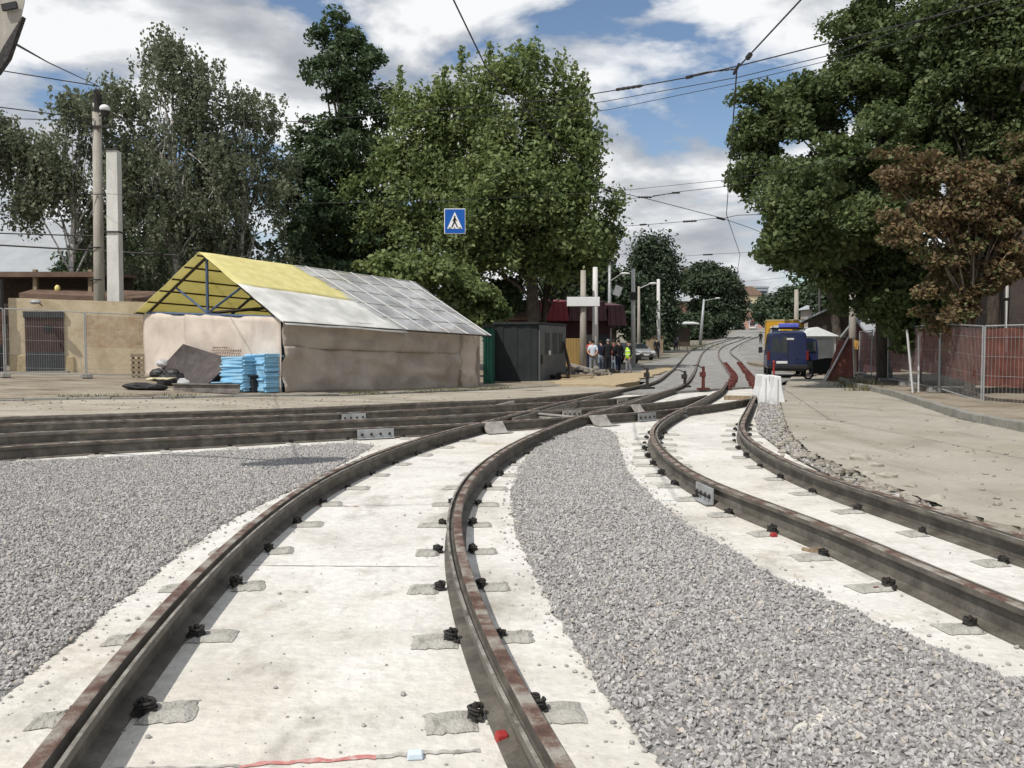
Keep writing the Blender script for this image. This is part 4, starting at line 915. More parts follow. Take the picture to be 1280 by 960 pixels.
m = MB(); m.ell((b.x + 1.2, b.y - .1, 4.0), (.12, .12, .16), 8, 6); m.build('lamp_bulb', mat('yellow_lamp', [(.7, .6, .2), (.8, .7, .3)]), r)
bb = at(130, 375, 35.2)
m = MB(); m.box((bb.x + .8, bb.y + .6, 2.6), (8.5, .2, 2.2), rz=.05); m.hexa([(bb.x - 3.6, bb.y, 3.2), (bb.x + 7, bb.y + .3, 3.0), (bb.x + 7, bb.y + 1.6, 3.0), (bb.x - 3.6, bb.y + 1.6, 3.2), (bb.x - 3.6, bb.y, 3.75), (bb.x + 7, bb.y + .3, 3.3), (bb.x + 7, bb.y + 1.6, 3.75), (bb.x - 3.6, bb.y + 1.6, 4.1)])
tag(m.build('yard_shed', M['rustroof']), 'low dark shed roof showing just over the ochre wall', 'shed')
b = at(423, 340, 52); z = T(b.x, b.y)
gable('house', 'small grey roofed house glimpsed between the trees above the tent roof', 'house', (b.x, b.y + 4, z), 7, 6, 5.2, 1.8, .1, 'plaster', 'rustroof')
# pole with round lamp, and the white pillar
def pole(name, label, px, Y, ytop, r0, r1, mname, cat='pole', group='poles along the street', lean=0, n=10, zoff=0):
    b = at(px, 440, Y); b.z = T(b.x, b.y) + zoff; t = at(px + lean, ytop, Y)
    r = thing(name, label, cat, b, group); m = MB(); m.tube([b - Vector((0, 0, .2)), b.lerp(t, .5), t], [r0, (r0 + r1) / 2, r1], n); m.build('shaft', M[mname], r, smooth=True); return r, b, t
r, b, t = pole('lamp_pole', 'tall brown concrete pole with a round lamp behind the ochre wall', 125, 34, 130, .23, .17, 'concrete', 'pole', None, -4)
m = MB(); m.tube([t + Vector((0, 0, -.3)), t + Vector((.1, -.1, .35)), t + Vector((.0, 0, .5))], [.2, .16, .12], 8); m.build('cap', M['clip'], r)
lp = at(131, 139, 33.6); m = MB(); m.ell(lp + Vector((0, 0, .1)), (.2, .2, .16), 14, 8); lamp = m.build('lamp_dome', M['white'], r, smooth=True)
m = MB(); m.tube([lp + Vector((0, 0, -.22)), lp], [.1, .2], 10); m.tube([lp + Vector((0, 0, -.1)), t + Vector((0, 0, -.5))], .03, 6); m.build('lamp_arm', M['clip'], r)
m = MB(); m.box(t + Vector((.1, -.15, -.95)), (.9, .12, .1)); m.build('cross_arm', M['clip'], r)
m = MB()
for zz in (4.2, 5.5): m.tube([(b.x + .26 * math.cos(a) - .05, b.y + .26 * math.sin(a), zz) for a in [6.28 * k / 12 for k in range(13)]], .03, 5)
m.build('cable_band', M['clip'], r)
b = at(145, 440, 33.4); z = T(b.x, b.y); t = at(142, 188, 33.4)
r = thing('white_pillar', 'square whitish concrete pillar beside the lamp pole behind the wall', 'pillar', (b.x, b.y, z))
m = MB(); m.hexa([(b.x - .26, b.y - .2, z), (b.x + .26, b.y - .2, z), (b.x + .26, b.y + .2, z), (b.x - .26, b.y + .2, z), (t.x - .22, b.y - .18, t.z), (t.x + .22, b.y - .18, t.z), (t.x + .22, b.y + .2, t.z), (t.x - .22, b.y + .2, t.z)]); m.build('shaft', M['whiteconc'], r, bevel=.02)
m = MB(); c = b.lerp(t, .62); m.box((c.x, c.y, 6.05), (.56, .5, .05)); m.box((c.x, c.y, 9.3), (.52, .46, .06)); m.build('clamp', M['clip'], r)
# temporary mesh fence panels -----------------------------------------------------------
def fence_panel(a, b, h, label, group, net=None, nlo=.25, nhi=.95, feet=True, n=34):
    a = Vector(a); b = Vector(b); d = (b - a); L = d.length; t = d.normalized(); nrm = Vector((-t.y, t.x, 0)).normalized()
    r = thing('mesh_fence_panel', label, 'fence', a, group)
    up = Vector((0, 0, 1)); m = MB()
    m.tube([a, a + up * h], .021, 6); m.tube([b, b + up * h], .021, 6); m.tube([a + up * h, b + up * h], .019, 6); m.tube([a + up * .12, b + up * .12], .019, 6); m.build('frame', M['fencewire'], r)
    m = MB()
    for i in range(1, n): m.tube([a + d * (i / n) + up * .12, a + d * (i / n) + up * h], .0022, 3, cap=False)
    for z in (.3, .75, 1.2, 1.65): m.tube([a + up * z, b + up * z], .004, 3, cap=False)
    m.build('wire_grid', M['fencewire'], r)
    if net:
        m = MB(); m.sheet([a + up * h * nlo - nrm * .03, b + up * h * nlo - nrm * .03, b + up * h * nhi - nrm * .03, a + up * h * nhi - nrm * .03], 16, 6, wr(random.random() * 9, .05, 4, 2)); m.build('netting', M[net], r)
    if feet:
        for q in (a, b):
            m = MB(); m.box(q + Vector((0, 0, .07)) - nrm * 0, (.24, .62, .14), rz=math.atan2(t.y, t.x), taper=.94); m.build('foot', M['footblock'], r, bevel=.02)
    return r
random.seed(5)
FZ = .08
fpx = [(-130, 24.6), (6, 26.4), (107, 27.6), (205, 29.2)]
fp = [gp(px, Y, FZ) for px, Y in fpx]
fl_ = ['mesh fence panel at the left picture edge before the gate', 'mesh fence panel in front of the brown door', 'mesh fence panel with pinkish netting between the door and tent']
for i in range(3):
    a, b = fp[i], fp[i + 1]; fence_panel(a.lerp(b, .01), b.lerp(a, .01), 2.18, fl_[i], 'temporary fence panels on the left', 'net' if i != 1 else None, .47, .96)
# ================================================================== RIGHT FENCES
RZ = .2
rp = [gp(px, Y, RZ - .22) for px, Y in [(1420, 16.2), (1229, 19.6), (1175, 23.2), (1138, 26.7), (1110, 30.2), (1090, 33.7), (1074, 37.2)]]
for p in rp: p.z = T(p.x, p.y) + (.05 if p.y < 21 else .2)
rl = ['mesh fence panel with red netting at the right picture edge', 'second mesh fence panel from the right edge, netting over plaster wall', 'mesh fence panel left of the thin bare trunk on the right', 'mesh fence panel by the white stakes under the right trees', 'mesh fence panel behind the big dark trunk', 'farthest red netted fence panel towards the red barrier']
for i in range(6):
    a, b = rp[i], rp[i + 1]; fence_panel(a.lerp(b, .012), b.lerp(a, .012), 1.92 if i < 3 else 1.95, rl[i], 'temporary fence panels on the right', 'netdark', .26, .97)
# white stakes
p = gnd(1141, 491, .2); m = MB(); m.tube([p, p + Vector((-.2, .0, 1.75))], .03, 6); tag(m.build('stake', M['offwhite']), 'leaning pale stake, left of the pair under the right trees', 'stake', 'pale stakes')
p = gnd(1148, 490, .2); m = MB(); m.tube([p, p + Vector((-.02, .0, 1.6))], .025, 6); tag(m.build('stake', M['offwhite']), 'upright pale stake, right of the pair under the right trees', 'stake', 'pale stakes')
M['redpanel'] = mat('faded_red_panel', [(.24, .09, .075), (.34, .15, .12)], scale=3)
# A-frame barrier with red and white boards
b = gnd(1046, 476, .1); r = thing('barrier_board', 'folded barrier frame with a dull red panel leaning beyond the van', 'barrier', b)
m = MB(); m.sheet([b + Vector((-.45, 0, 0)), b + Vector((.7, 0.1, 0)), b + Vector((.85, .5, 1.75)), b + Vector((.2, .4, 1.6))], 4, 4, None, .03); m.build('panel', M['redpanel'], r)
m = MB(); m.tube([b + Vector((-.5, -.1, 0)), b + Vector((.62, .4, 1.78))], .04, 6); m.tube([b + Vector((.72, 0, 0)), b + Vector((.8, .45, 1.75))], .03, 6); m.tube([b + Vector((-.2, .9, 0)), b + Vector((.62, .4, 1.78))], .03, 6); m.build('frame', M['offwhite'], r)
b = gnd(1027, 474, .1); r = thing('wheelbarrow', 'dark wheelbarrow tipped up beside the barrier frame', 'wheelbarrow', b)
m = MB(); m.add([b + Vector(v) for v in [(-.35, 0, .25), (.3, 0, .2), (.3, .5, .2), (-.35, .5, .25), (-.45, -.1, .75), (.45, -.1, .9), (.45, .6, .9), (-.45, .6, .75)]], [(0, 1, 2, 3), (0, 1, 5, 4), (1, 2, 6, 5), (2, 3, 7, 6), (3, 0, 4, 7)]); m.build('tray', M['darkmetal'], r)
m = MB(); m.tube([b + Vector((-.5, .2, .22)) + Vector((.2 * math.cos(a), 0, .2 * math.sin(a))) for a in [6.28 * k / 12 for k in range(13)]], .04, 6); m.build('wheel', M['tyre'], r)
m = MB(); m.tube([b + Vector((-.5, .05, .22)), b + Vector((.5, .0, .35)), b + Vector((.75, 0, 1.0))], .02, 6); m.tube([b + Vector((-.5, .4, .22)), b + Vector((.5, .5, .35)), b + Vector((.75, .5, 1.0))], .02, 6); m.build('handle', M['clip'], r)
# pale concrete barrier blocks
for i, (px, py, lab) in enumerate([(957, 505, 'left half of the whitewashed barrier pair beside the right rail'), (972, 507, 'right half of the whitewashed barrier pair beside the right rail')]):
    b = gnd(px, py, 0); r = thing('barrier_block', lab, 'barrier', b, 'whitewashed barrier blocks'); m = MB(); w = .19; h = .74; d = 1.1
    prof = [(-w, 0), (w, 0), (w * .95, .12), (w * .55, h * .6), (w * .42, h), (-w * .42, h), (-w * .55, h * .6), (-w * .95, .12)]
    n = len(prof); rz = -.12; cs, sn = math.cos(rz), math.sin(rz); vs = []
    for y in (0, d):
        for x, z in prof: vs.append((b.x + x * cs - y * sn + (.0), b.y + x * sn + y * cs, b.z + z))
    m.add(vs, [tuple(range(n)), tuple(range(n, 2 * n))[::-1]] + [(k, n + k, n + (k + 1) % n, (k + 1) % n) for k in range(n)])
    m.build('body', M['white'], r, bevel=.02)
    m = MB(); m.tube([(b.x, b.y - .012, b.z + .05), (b.x, b.y - .012, b.z + h * .9)], .008, 5); m.build('form_seam', M['plate2'], r)
b = gnd(967, 485, .05); r = thing('marker_post', 'short red marker post behind the whitewashed barriers', 'post', b); m = MB(); m.tube([b, b + Vector((0, 0, .9))], .035, 8); m.build('shaft', M['red'], r); m = MB(); m.ell(b + Vector((0, 0, .9)), (.055, .055, .05), 8, 5); m.tube([b, b + Vector((0, 0, .05))], .14, 8); m.build('cap', M['red'], r)
# ================================================================== CONTAINERS, KIOSK, STREET SIDE
b1 = at(616, 440, 33.8); b1.z = T(b1.x, b1.y)
def cont(name, label, cat, P, h, mname, ribs=.25):
    """P four ground corners ccw from front-left"""
    r = thing(name, label, cat, P[0]); m = MB(); up = Vector((0, 0, 1))
    m.hexa([Vector(p) for p in P] + [Vector(p) + up * h for p in P])
    for a, b in ((P[0], P[1]), (P[1], P[2])):
        a = Vector(a); b = Vector(b); d = b - a; L = d.length; t = d.normalized(); n_ = Vector((t.y, -t.x, 0))
        for k in range(int(L / ribs)): m.box(a + t * (ribs * (k + .5)) + n_ * .012 + up * h / 2, (ribs * .45, .03, h * .96), rz=math.atan2(t.y, t.x))
    m.build('body', M[mname], r)
    m = MB(); c = sum((Vector(p) for p in P), Vector()) / 4; m.prism([tuple((Vector(p) + (Vector(p) - c).normalized() * .12)[:2]) for p in P], P[0].z + h + .003, P[0].z + h + .1); m.build('roof', M['darkmetal'], r); return r
A = gp(603, 34.5); B = gp(617, 34.0)
cont('green_cabin', 'narrow green cabin squeezed between the tent and dark container', 'cabin', [gp(604, 33.6), gp(616, 33.9), gp(618, 36), gp(604, 36)], 2.35, 'greenmetal', .14)
P = [gp(617, 36.2), gp(672, 36.0), gp(706, 39.4), gp(655, 41)]
r = cont('container', 'dark metal container cabin with a grey door side right of the tent', 'container', P, 2.55, 'darkmetal', .6)
up = Vector((0, 0, 1)); a, b = P[1], P[2]; t = (b - a).normalized(); n_ = Vector((t.y, -t.x, 0)); L = (b - a).length
m = MB(); m.box(a + t * L * .5 + n_ * .05 + up * 1.27, (L * .97, .05, 2.45), rz=math.atan2(t.y, t.x)); sd = m.build('side_panel', M['greymetal'], r)
m = MB()
for u in (.28, .55, .78): m.box(a + t * L * u + n_ * .085 + up * 1.7, (L * .15, .015, .95), rz=math.atan2(t.y, t.x))
m.build('window', M['doordark'], r); m = MB(); m.box(a + t * L * .35 + n_ * .1 + up * 1.28, (.28, .012, .2), rz=math.atan2(t.y, t.x)); m.build('notice', M['white'], r)
m = MB(); m.box(a + t * L * .08 + n_ * .1 + up * 1.0, (.16, .03, .4), rz=math.atan2(t.y, t.x)); m.build('lock_box', M['black'], r)
# plank leaning on the container, junk, rubble pile
p = gp(715, 38.2, .08); m = MB(); m.tube([p, gp(704, 39.0, 1.75)], .09, 4); tag(m.build('plank', M['darkwood']), 'dark plank leaning on the container corner', 'plank')
for i, (px, Y, w, lab) in enumerate([(690, 37.4, .5, 'dark scrap heap below the container door side'), (712, 37.0, .35, 'dark scrap piece at the foot of the leaning plank')]):
    p = gp(px, Y, .05); m = MB()
    for k in range(6): m.box(p + Vector((random.uniform(-w, w), random.uniform(-.3, .3), .1 + random.uniform(0, .2))), (random.uniform(.2, .7), .12, random.uniform(.06, .2)), rz=random.uniform(0, 3), rx=random.uniform(-.3, .3))
    tag(m.build('scrap_heap', M['black']), lab, 'scrap heap', 'scrap by the container')
p = gp(726, 40.0, 0); m = MB()
for k in range(34): m.ell(p + Vector((random.gauss(0, .6), random.gauss(0, .35), .12 + random.uniform(0, .3) * (1 if abs(random.gauss(0, 1)) < 1 else .3))), (random.uniform(.12, .35), random.uniform(.1, .25), random.uniform(.08, .2)), 7, 5, jit=.2)
tag(m.build('rubble_pile', M['rubble']), 'pale rubble pile between the container and the workers', 'rubble')
m = MB(); m.box(gp(738, 41.5, .35), (2.2, .35, .12), rz=-.35, ry=.22); m.box(gp(742, 41.3, .3), (1.8, .3, .1), rz=-.2, ry=.25); tag(m.build('concrete_slab', M['concrete']), 'grey concrete slabs sliding off the rubble pile', 'slab')
p = gp(765.5, 43, .03); m = MB(); m.box(p + Vector((0, 0, .14)), (.27, .25, .27)); m.box(p + Vector((0, 0, .285)), (.3, .28, .03)); tag(m.build('bucket', M['black'], bevel=.02), 'square black bucket on the ground before the workers', 'bucket')
m = MB(); m.sheet([gp(700, 36.0, .12), gp(738, 36.5, .12), gp(742, 38.5, .13), gp(706, 38, .13)], 4, 4, wr(2, .03, 3, 3), .04); tag(m.build('board', M['sand']), 'pale board lying flat on the dirt before the crossing', 'board')
m = MB(); m.box(gp(722, 37.2, .22), (1.5, .35, .08), rz=.15); tag(m.build('plank', M['wood']), 'brown plank on the pale flat board', 'plank')
# ochre sheet fence
a = gp(705, 45.5); b = gp(731, 45.2); r = thing('sheet_fence', 'ochre sheet metal fence between container and concrete poles', 'fence', a)
m = MB(); d = b - a; m.box((a + b) / 2 + up * .98, (d.length, .05, 1.95), rz=math.atan2(d.y, d.x))
for k in range(8): m.box(a + d * ((k + .5) / 8) + up * .98 - Vector((0, .035, 0)), (.05, .03, 1.9))
m.build('sheet', M['ochrefence'], r); m = MB(); m.tube([a, a + up * 2.3], .05, 6); m.tube([b, b + up * 2.05], .05, 6); m.build('post', M['concrete'], r)
# kiosk with red roof
kb = gp(715, 58); z = kb.z
kio = thing('kiosk', 'maroon sided shop with a wide red and plum metal roof', 'kiosk', kb)
xl, xr = at(652, 440, 56).x, at(778, 440, 56).x
m = MB(); m.hexa([(xl, 55.5, z - .2), (xr - .9, 55.5, z - .2), (xr - .6, 63, z - .2), (xl, 63, z - .2), (xl, 55.5, z + 3.2), (xr - .9, 55.5, z + 3.2), (xr - .6, 63, z + 3.2), (xl, 63, z + 3.2)]); m.build('wall', M['maroon'], kio)
m = MB()
for k in range(26): x = xl + (xr - .9 - xl) * (k + .5) / 26; m.box((x, 55.47, z + 1.5), (.05, .04, 3.0))
m.build('siding_strips', mat('plum_siding', [(.10, .045, .05), (.15, .07, .075)]), kio)
xm = at(711, 440, 55).x
def fascia(x0, x1, mname, zt=4.35, zb_=3.05):
    m = MB(); m.hexa([(x0, 54.6, z + zb_), (x1, 54.6, z + zb_), (x1, 63, z + zb_), (x0, 63, z + zb_), (x0 + .1, 55.3, z + zt), (x1 - .1, 55.3, z + zt), (x1 - .1, 62, z + zt + .5), (x0 + .1, 62, z + zt + .5)])
    for k in range(int((x1 - x0) / .35)): x = x0 + .2 + k * .35; m.tube([(x, 54.58, z + zb_ + .02), (x, 55.28, z + zt + .01)], .02, 4)
    m.build('roof', M[mname], kio)
fascia(at(662, 440, 54.6).x, xm - .005, 'redroof'); fascia(xm + .005, at(759, 440, 54.6).x, 'maroon'); fascia(at(760, 440, 54.6).x, xr + .1, 'maroon', 4.1, 2.75)
m = MB(); m.box((at(753, 440, 55.4).x, 55.4, z + 1.1), (.9, .06, 2.1)); m.build('door', M['doordark'], kio)
m = MB(); m.box((at(737, 440, 55.4).x, 55.4, z + 1.6), (.7, .06, 1.1)); m.build('window', M['glass'], kio)
gb_ = gp(665, 50); gable('outbuilding', 'low grey hip roofed outbuilding behind the dark container', 'shed', (gb_.x - .8, 51.5, gb_.z), 2.0, 3.2, 3.4, 1.0, .0, 'maroon', 'rustroof', .35)
# poles of the street
r, b, t = pole('concrete_pole', 'thick concrete pole left of the white board by the kiosk', 729, 44.5, 338, .2, .14, 'concrete'); r, b2_, t2_ = pole('concrete_pole', 'whiter concrete pole right of the white board by the kiosk', 744, 45.2, 334, .19, .13, 'whiteconc')
m = MB(); c = at(729.5, 377, 44.2); d0, d1 = at(709, 377, 44.2), at(749.5, 377, 44.2); m.box(((d0.x + d1.x) / 2, 44.2, c.z), (d1.x - d0.x, .05, .48)); o = m.build('sign_board', M['white'], bevel=.01); tag(o, 'blank white board hung across the two concrete poles', 'sign')
m = MB(); m.box(((d0.x + d1.x) / 2, 44.24, c.z), (d1.x - d0.x + .04, .03, .52)); m.build('frame', M['plate'], o)
def lamp_arm(r, t, dx, dz=.5, m_='plate'):
    m = MB(); m.tube([t - Vector((0, 0, .2)), t + Vector((dx, -.2, dz))], .035, 6); m.build('arm', M[m_], r)
    m = MB(); m.ell(t + Vector((dx + (.3 if dx > 0 else -.3), -.22, dz + .04)), (.38, .16, .09), 10, 6); m.build('lamp_head', M['white'], r)
r, b, t = pole('lamp_pole', 'grey lamp pole with a box floodlight on top behind the kiosk', 762, 62, 322, .16, .1, 'plate')
m = MB(); m.box(t + Vector((.2, -.1, .25)), (.85, .35, .9)); m.build('floodlight', M['white'], r); lamp_arm(r, at(763, 348, 62), .75, .3)
r, b, t = pole('concrete_pole', 'tall slim concrete pole behind the worker in the yellow vest', 791.5, 55, 336, .17, .12, 'whiteconc')
m = MB(); m.box(at(792, 370, 54.8), (.5, .2, .5)); m.build('cable_clamp', M['clip'], r)
r, b, t = pole('lamp_pole', 'slim lamp pole with its arm to the right beside the dark poplar', 798.5, 72, 358, .17, .1, 'concrete'); lamp_arm(r, t, .9, .2)
pole('concrete_pole', 'pale pole in front of the dark poplar by the street bend', 823, 74, 349, .2, .14, 'whiteconc')
r, b, t = pole('lamp_pole', 'leaning grey lamp pole far up the left side of the street', 875, 118, 374, .24, .14, 'plate', lean=5); lamp_arm(r, t, 1.6, .1)
r, b, t = pole('concrete_pole', 'grey concrete pole beside the big dark trunk on the right', 1066, 41, 330, .2, .15, 'concrete')
o = bpy.data.objects.new('x', None)
m = MB(); c = at(1066, 430, 40.7); m.box(c, (.62, .04, .42), rz=.2, ry=.2); m.box(c + Vector((0, -.03, 0)), (.4, .02, .25), rz=.2, ry=.2); bpy.data.objects.remove(o)
tag(m.build('road_plate', mat('orange_plate', [(.55, .3, .08), (.65, .4, .14)])), 'small orange plate on the concrete pole beyond the barrier frame', 'sign')
pole('concrete_pole', 'distant grey pole rising behind the yellow truck', 995.5, 66, 362, .22, .16, 'concrete')
pole('concrete_pole', 'thin dark pole rising behind the white garage tent', 1024, 75, 362, .15, .1, 'clip')
# ================================================================== RIGHT SIDE BUILDINGS
def boxhouse(name, label, cat, P0, P1, depth, H, wm, base=0, roof=None):
    """facade from P0 to P1 (seen from the street), going back by depth; returns root and q(u along, out, z)"""
    P0 = Vector((P0[0], P0[1], 0)); P1 = Vector((P1[0], P1[1], 0)); t = (P1 - P0).normalized(); L = (P1 - P0).length; n_ = Vector((t.y, -t.x, 0))
    if n_.dot(-P0) < 0: n_ = -n_
    q = lambda u, o_, z: P0 + t * u + n_ * o_ + Vector((0, 0, base + z))
    r = thing(name, label, cat, q(L / 2, 0, 0)); m = MB()
    m.hexa([q(0, 0, -.4), q(L, 0, -.4), q(L, -depth, -.4), q(0, -depth, -.4), q(0, 0, H), q(L, 0, H), q(L, -depth, H), q(0, -depth, H)]); m.build('wall', M[wm], r)
    if roof:
        m = MB(); m.hexa([q(-.3, .4, H), q(L + .3, .4, H), q(L + .3, -depth - .4, H), q(-.3, -depth - .4, H), q(1.2, -depth * .45, H + roof[1]), q(L - 1.2, -depth * .45, H + roof[1]), q(L - 1.2, -depth * .55, H + roof[1]), q(1.2, -depth * .55, H + roof[1])]); m.build('roof', M[roof[0]], r)
    return r, q, L
def fwin(r, q, u, z, w, h, mf='white', mull=1):
    return window(r, lambda x, y, zz: q(u + x, -y, zz), 0, 0, z, w, h, 'y', mf, True, -.05, mull)
M['darkplinth'] = mat('dark_plinth', [(.07, .055, .05), (.12, .095, .085)], scale=2, rough=.95)
r, q, L = boxhouse('brick_house', 'tall brown brick house behind the browning tree at the right edge', 'house', (12.6, 15), (20.0, 38.5), 9, 9.5, 'darkbrick', .1, ('rustroof', 2))
for u in (2.5, 6, 10.6, 15.2, 19.6):
    for z, h in ((1.75, 1.75), (5.3, 1.75)): fwin(r, q, u, z, 1.15, h)
m = MB(); m.hexa([q(-.01, .09, -.3), q(L + .01, .09, -.3), q(L + .01, .01, -.3), q(-.01, .01, -.3), q(-.01, .09, 1.1), q(L + .01, .09, 1.1), q(L + .01, .01, 1.1), q(-.01, .01, 1.1)]); m.build('plinth', M['darkplinth'], r)
m = MB(); m.tube([q(13.2, .14, 8.9), q(13.2, .14, 3.0)], .075, 8); m.tube([q(13.2, .14, 2.9), q(13.2, .14, 1.2), q(13.2, .3, 1.0)], .06, 8); m.build('downpipe', M['white'], r)
m = MB(); m.hexa([q(-.1, .35, 9.2), q(L + .1, .35, 9.2), q(L + .1, .0, 9.2), q(-.1, .0, 9.2), q(-.1, .35, 9.6), q(L + .1, .35, 9.6), q(L + .1, .0, 9.6), q(-.1, .0, 9.6)]); m.build('cornice', M['plaster'], r)
r, q, L = boxhouse('plaster_house', 'low grey plaster annex behind the fences under the right trees', 'house', (20.2, 39), (23.5, 50), 7, 3.4, 'plaster', .2, ('rustroof', 1.2))
for u in (2, 5.5, 9): fwin(r, q, u, 1.0, 1.0, 1.4, 'offwhite')
# sheds up the right side
b = gp(1075, 52); r, q, rf = gable('timber_shed', 'brown timber shed with a pale slanting roof edge behind the garage tent', 'shed', (b.x, b.y + 1, b.z), 6, 5.5, 3.2, 1.3, R(70), 'darkwood', 'greyroof', .5)
b = gp(1092, 41); gable('garden_shed', 'small shed with a pale pointed roof left of the dark trunk', 'shed', (b.x + .4, b.y + 1, b.z), 1.8, 1.9, 2.15, .75, R(15), 'maroon', 'greyroof', .2)
b = gp(1022, 49); r = thing('garage_tent', 'pale grey garage tent with a shallow pitched roof beside the van', 'garage', b)
xa, xb = at(999, 440, 48).x, at(1047, 440, 48).x
m = MB(); m.hexa([(xa, 48, b.z - .1), (xb, 48.3, b.z - .1), (xb + .8, 53, b.z - .1), (xa + .8, 53, b.z - .1), (xa, 48, b.z + 2.05), (xb, 48.3, b.z + 2.05), (xb + .8, 53, b.z + 2.05), (xa + .8, 53, b.z + 2.05)]); m.build('wall', mat('garage_sheet', [(.45, .47, .48), (.55, .57, .58)], scale=.8), r)
m = MB(); xc = (xa + xb) / 2; m.add([(xa - .15, 47.8, b.z + 2.06), (xb + .15, 48.1, b.z + 2.06), (xb + .95, 53.2, b.z + 2.06), (xa + .7, 53.2, b.z + 2.06), (xc, 48.2, b.z + 2.6), (xc + .8, 53, b.z + 2.6)], [(0, 1, 4), (1, 2, 5, 4), (2, 3, 5), (3, 0, 4, 5), (3, 2, 1, 0)]); m.build('roof', mat('garage_roof', [(.52, .54, .54), (.62, .63, .63)]), r)
m = MB(); m.box(((xa + xb) / 2 + .3, 47.96 + .1, b.z + .95), (1.2, .05, 1.8), rz=.15); m.build('door', M['greymetal'], r)
r, q, L = boxhouse('grey_house', 'grey roofed house half hidden by trees up the right of the street', 'house', gp(1000, 95)[:2], gp(1062, 84)[:2], 8, 4.8, 'plaster', T(34, 90), ('greyroof', 2.2))
for u in (1.5, 4, 6.5): fwin(r, q, u, 1.4, 1, 1.4)
# ---- far left houses
b = gp(852, 185); r, q, rf = gable('brick_house', 'distant red brick house with a light grey roof left of the round tree', 'house', (b.x - 2, b.y + 4, b.z), 16, 12, 8, 4.6, R(-8), 'brick', 'greyroof', .6)
m = MB(); m.box((b.x + 1.5, b.y + 4, b.z + 13.6), (1.6, 1.6, 3)); m.build('chimney', M['brick'], rf)
for x in (-5, -1.5, 2, 5.5): window(r, q, x, -6, 2.2, 1.3, 2, 'y', 'offwhite')
b = gp(845, 112); r = thing('street_stall', 'low dark stall with a pale flat roof by the pedestrian up the street', 'stall', b); m = MB(); m.box((b.x - 1, b.y + 2, b.z + 1.2), (6, 3, 2.6)); m.build('wall', M['darkwood'], r); m = MB(); m.box((b.x + .6, b.y + 1.2, b.z + 3.2), (4.6, 4, .16), rx=.07); m.build('roof', M['offwhite'], r)
b = gp(806, 80); r = thing('shelter', 'brown wooden stall between the parked hatchback and the pale pole', 'stall', gp(818, 84)); m = MB(); c = gp(818, 84); m.box((c.x, c.y, c.z + .9), (1.5, 1.4, 1.8)); m.build('wall', M['wood'], r); m = MB(); m.box((c.x, c.y, c.z + 1.86), (1.8, 1.7, .1)); m.build('roof', M['rustroof'], r)
b = gp(936, 345); r, q, L = boxhouse('pink_house', 'far cream and pink three storey house closing the street', 'house', (b.x - 8, b.y), (b.x + 5.5, b.y), 12, 7.0, 'pinkwall', b.z, None)
m = MB(); m.hexa([q(0, 0, 7.002), q(L, 0, 7.002), q(L, -12, 7.002), q(0, -12, 7.002), q(0, 0, 14), q(L, 0, 14), q(L, -12, 14), q(0, -12, 14)]); m.build('upper_wall', M['creamwall'], r)
m = MB(); m.hexa([q(-.5, .6, 14), q(L + .5, .6, 14), q(L + .5, -12.5, 14), q(-.5, -12.5, 14), q(3, -5, 18), q(L - 3, -5, 18), q(L - 3, -7, 18), q(3, -7, 18)]); m.build('roof', M['redroof'] if False else M['rustroof'], r)
for u in (2, 5.2, 8.4, 11.6):
    for z in (2.2, 8.2): fwin(r, q, u, z, 1.6, 2.6, 'offwhite', 0)
r2, q2, L2 = boxhouse('low_house', 'far low pink wall building left of the cream house', 'house', (b.x - 24, b.y - 10), (b.x - 8.5, b.y - 8), 8, 4, 'pinkwall', b.z - .5, ('rustroof', 1.5))
b = at(936, 405, 620); r = thing('tower_block', 'hazy grey tower block on the skyline above the far house', 'building', (b.x, b.y, 8)); zt = at(936, 361, 620).z
M['towergrey'] = mat('tower_grey', [(.26, .29, .32), (.34, .37, .40)], scale=.2); m = MB(); m.box((b.x, b.y, (zt + 6) / 2), (23, 18, zt - 6)); m.build('wall', M['towergrey'], r)
m = MB()
for k in range(9): m.box((b.x, b.y - 9.05, zt - 3 - k * 4.2), (21, .2, 1.5))
m.build('window_band', M['glass'], r); m = MB(); m.box((b.x, b.y, zt + .6), (24, 19, 1.2)); m.build('parapet', M['towergrey'], r)
b = at(858, 380, 640); r = thing('tower_block', 'faint grey tower block behind the brick house roof', 'building', (b.x, b.y, 8)); zt = at(858, 349, 640).z
m = MB(); m.box((b.x, b.y, (zt + 6) / 2), (24, 18, zt - 6)); m.build('wall', M['towergrey'], r)
m = MB()
for k in range(9): m.box((b.x, b.y - 9.05, zt - 3 - k * 4.2), (20, .2, 1.5))
m.build('window_band', M['glass'], r)
# ================================================================== VEHICLES
def wheel(r, x, y, rad, w=.2, z0=0):
    m = MB(); N_ = 20; prof = [(-w / 2, rad * .62), (-w / 2, rad * .93), (-w * .36, rad), (w * .36, rad), (w / 2, rad * .93), (w / 2, rad * .62)]
    vs = [(x + a, y + b * math.cos(6.2832 * k / N_), z0 + rad + b * math.sin(6.2832 * k / N_)) for k in range(N_) for a, b in prof]; n = len(prof)
    m.add(vs, [(k * n + j, k * n + (j + 1) % n, ((k + 1) % N_) * n + (j + 1) % n, ((k + 1) % N_) * n + j) for k in range(N_) for j in range(n)])
    wv = MB(); o = m.build('wheel', M['tyre'], r)
    m = MB(); m.tube([(x - w * .42, y, z0 + rad), (x + w * .42, y, z0 + rad)], rad * .63, 16); m.tube([(x - w * .5, y, z0 + rad), (x + w * .5, y, z0 + rad)], rad * .2, 10); m.build('rim', M['rim'], o)
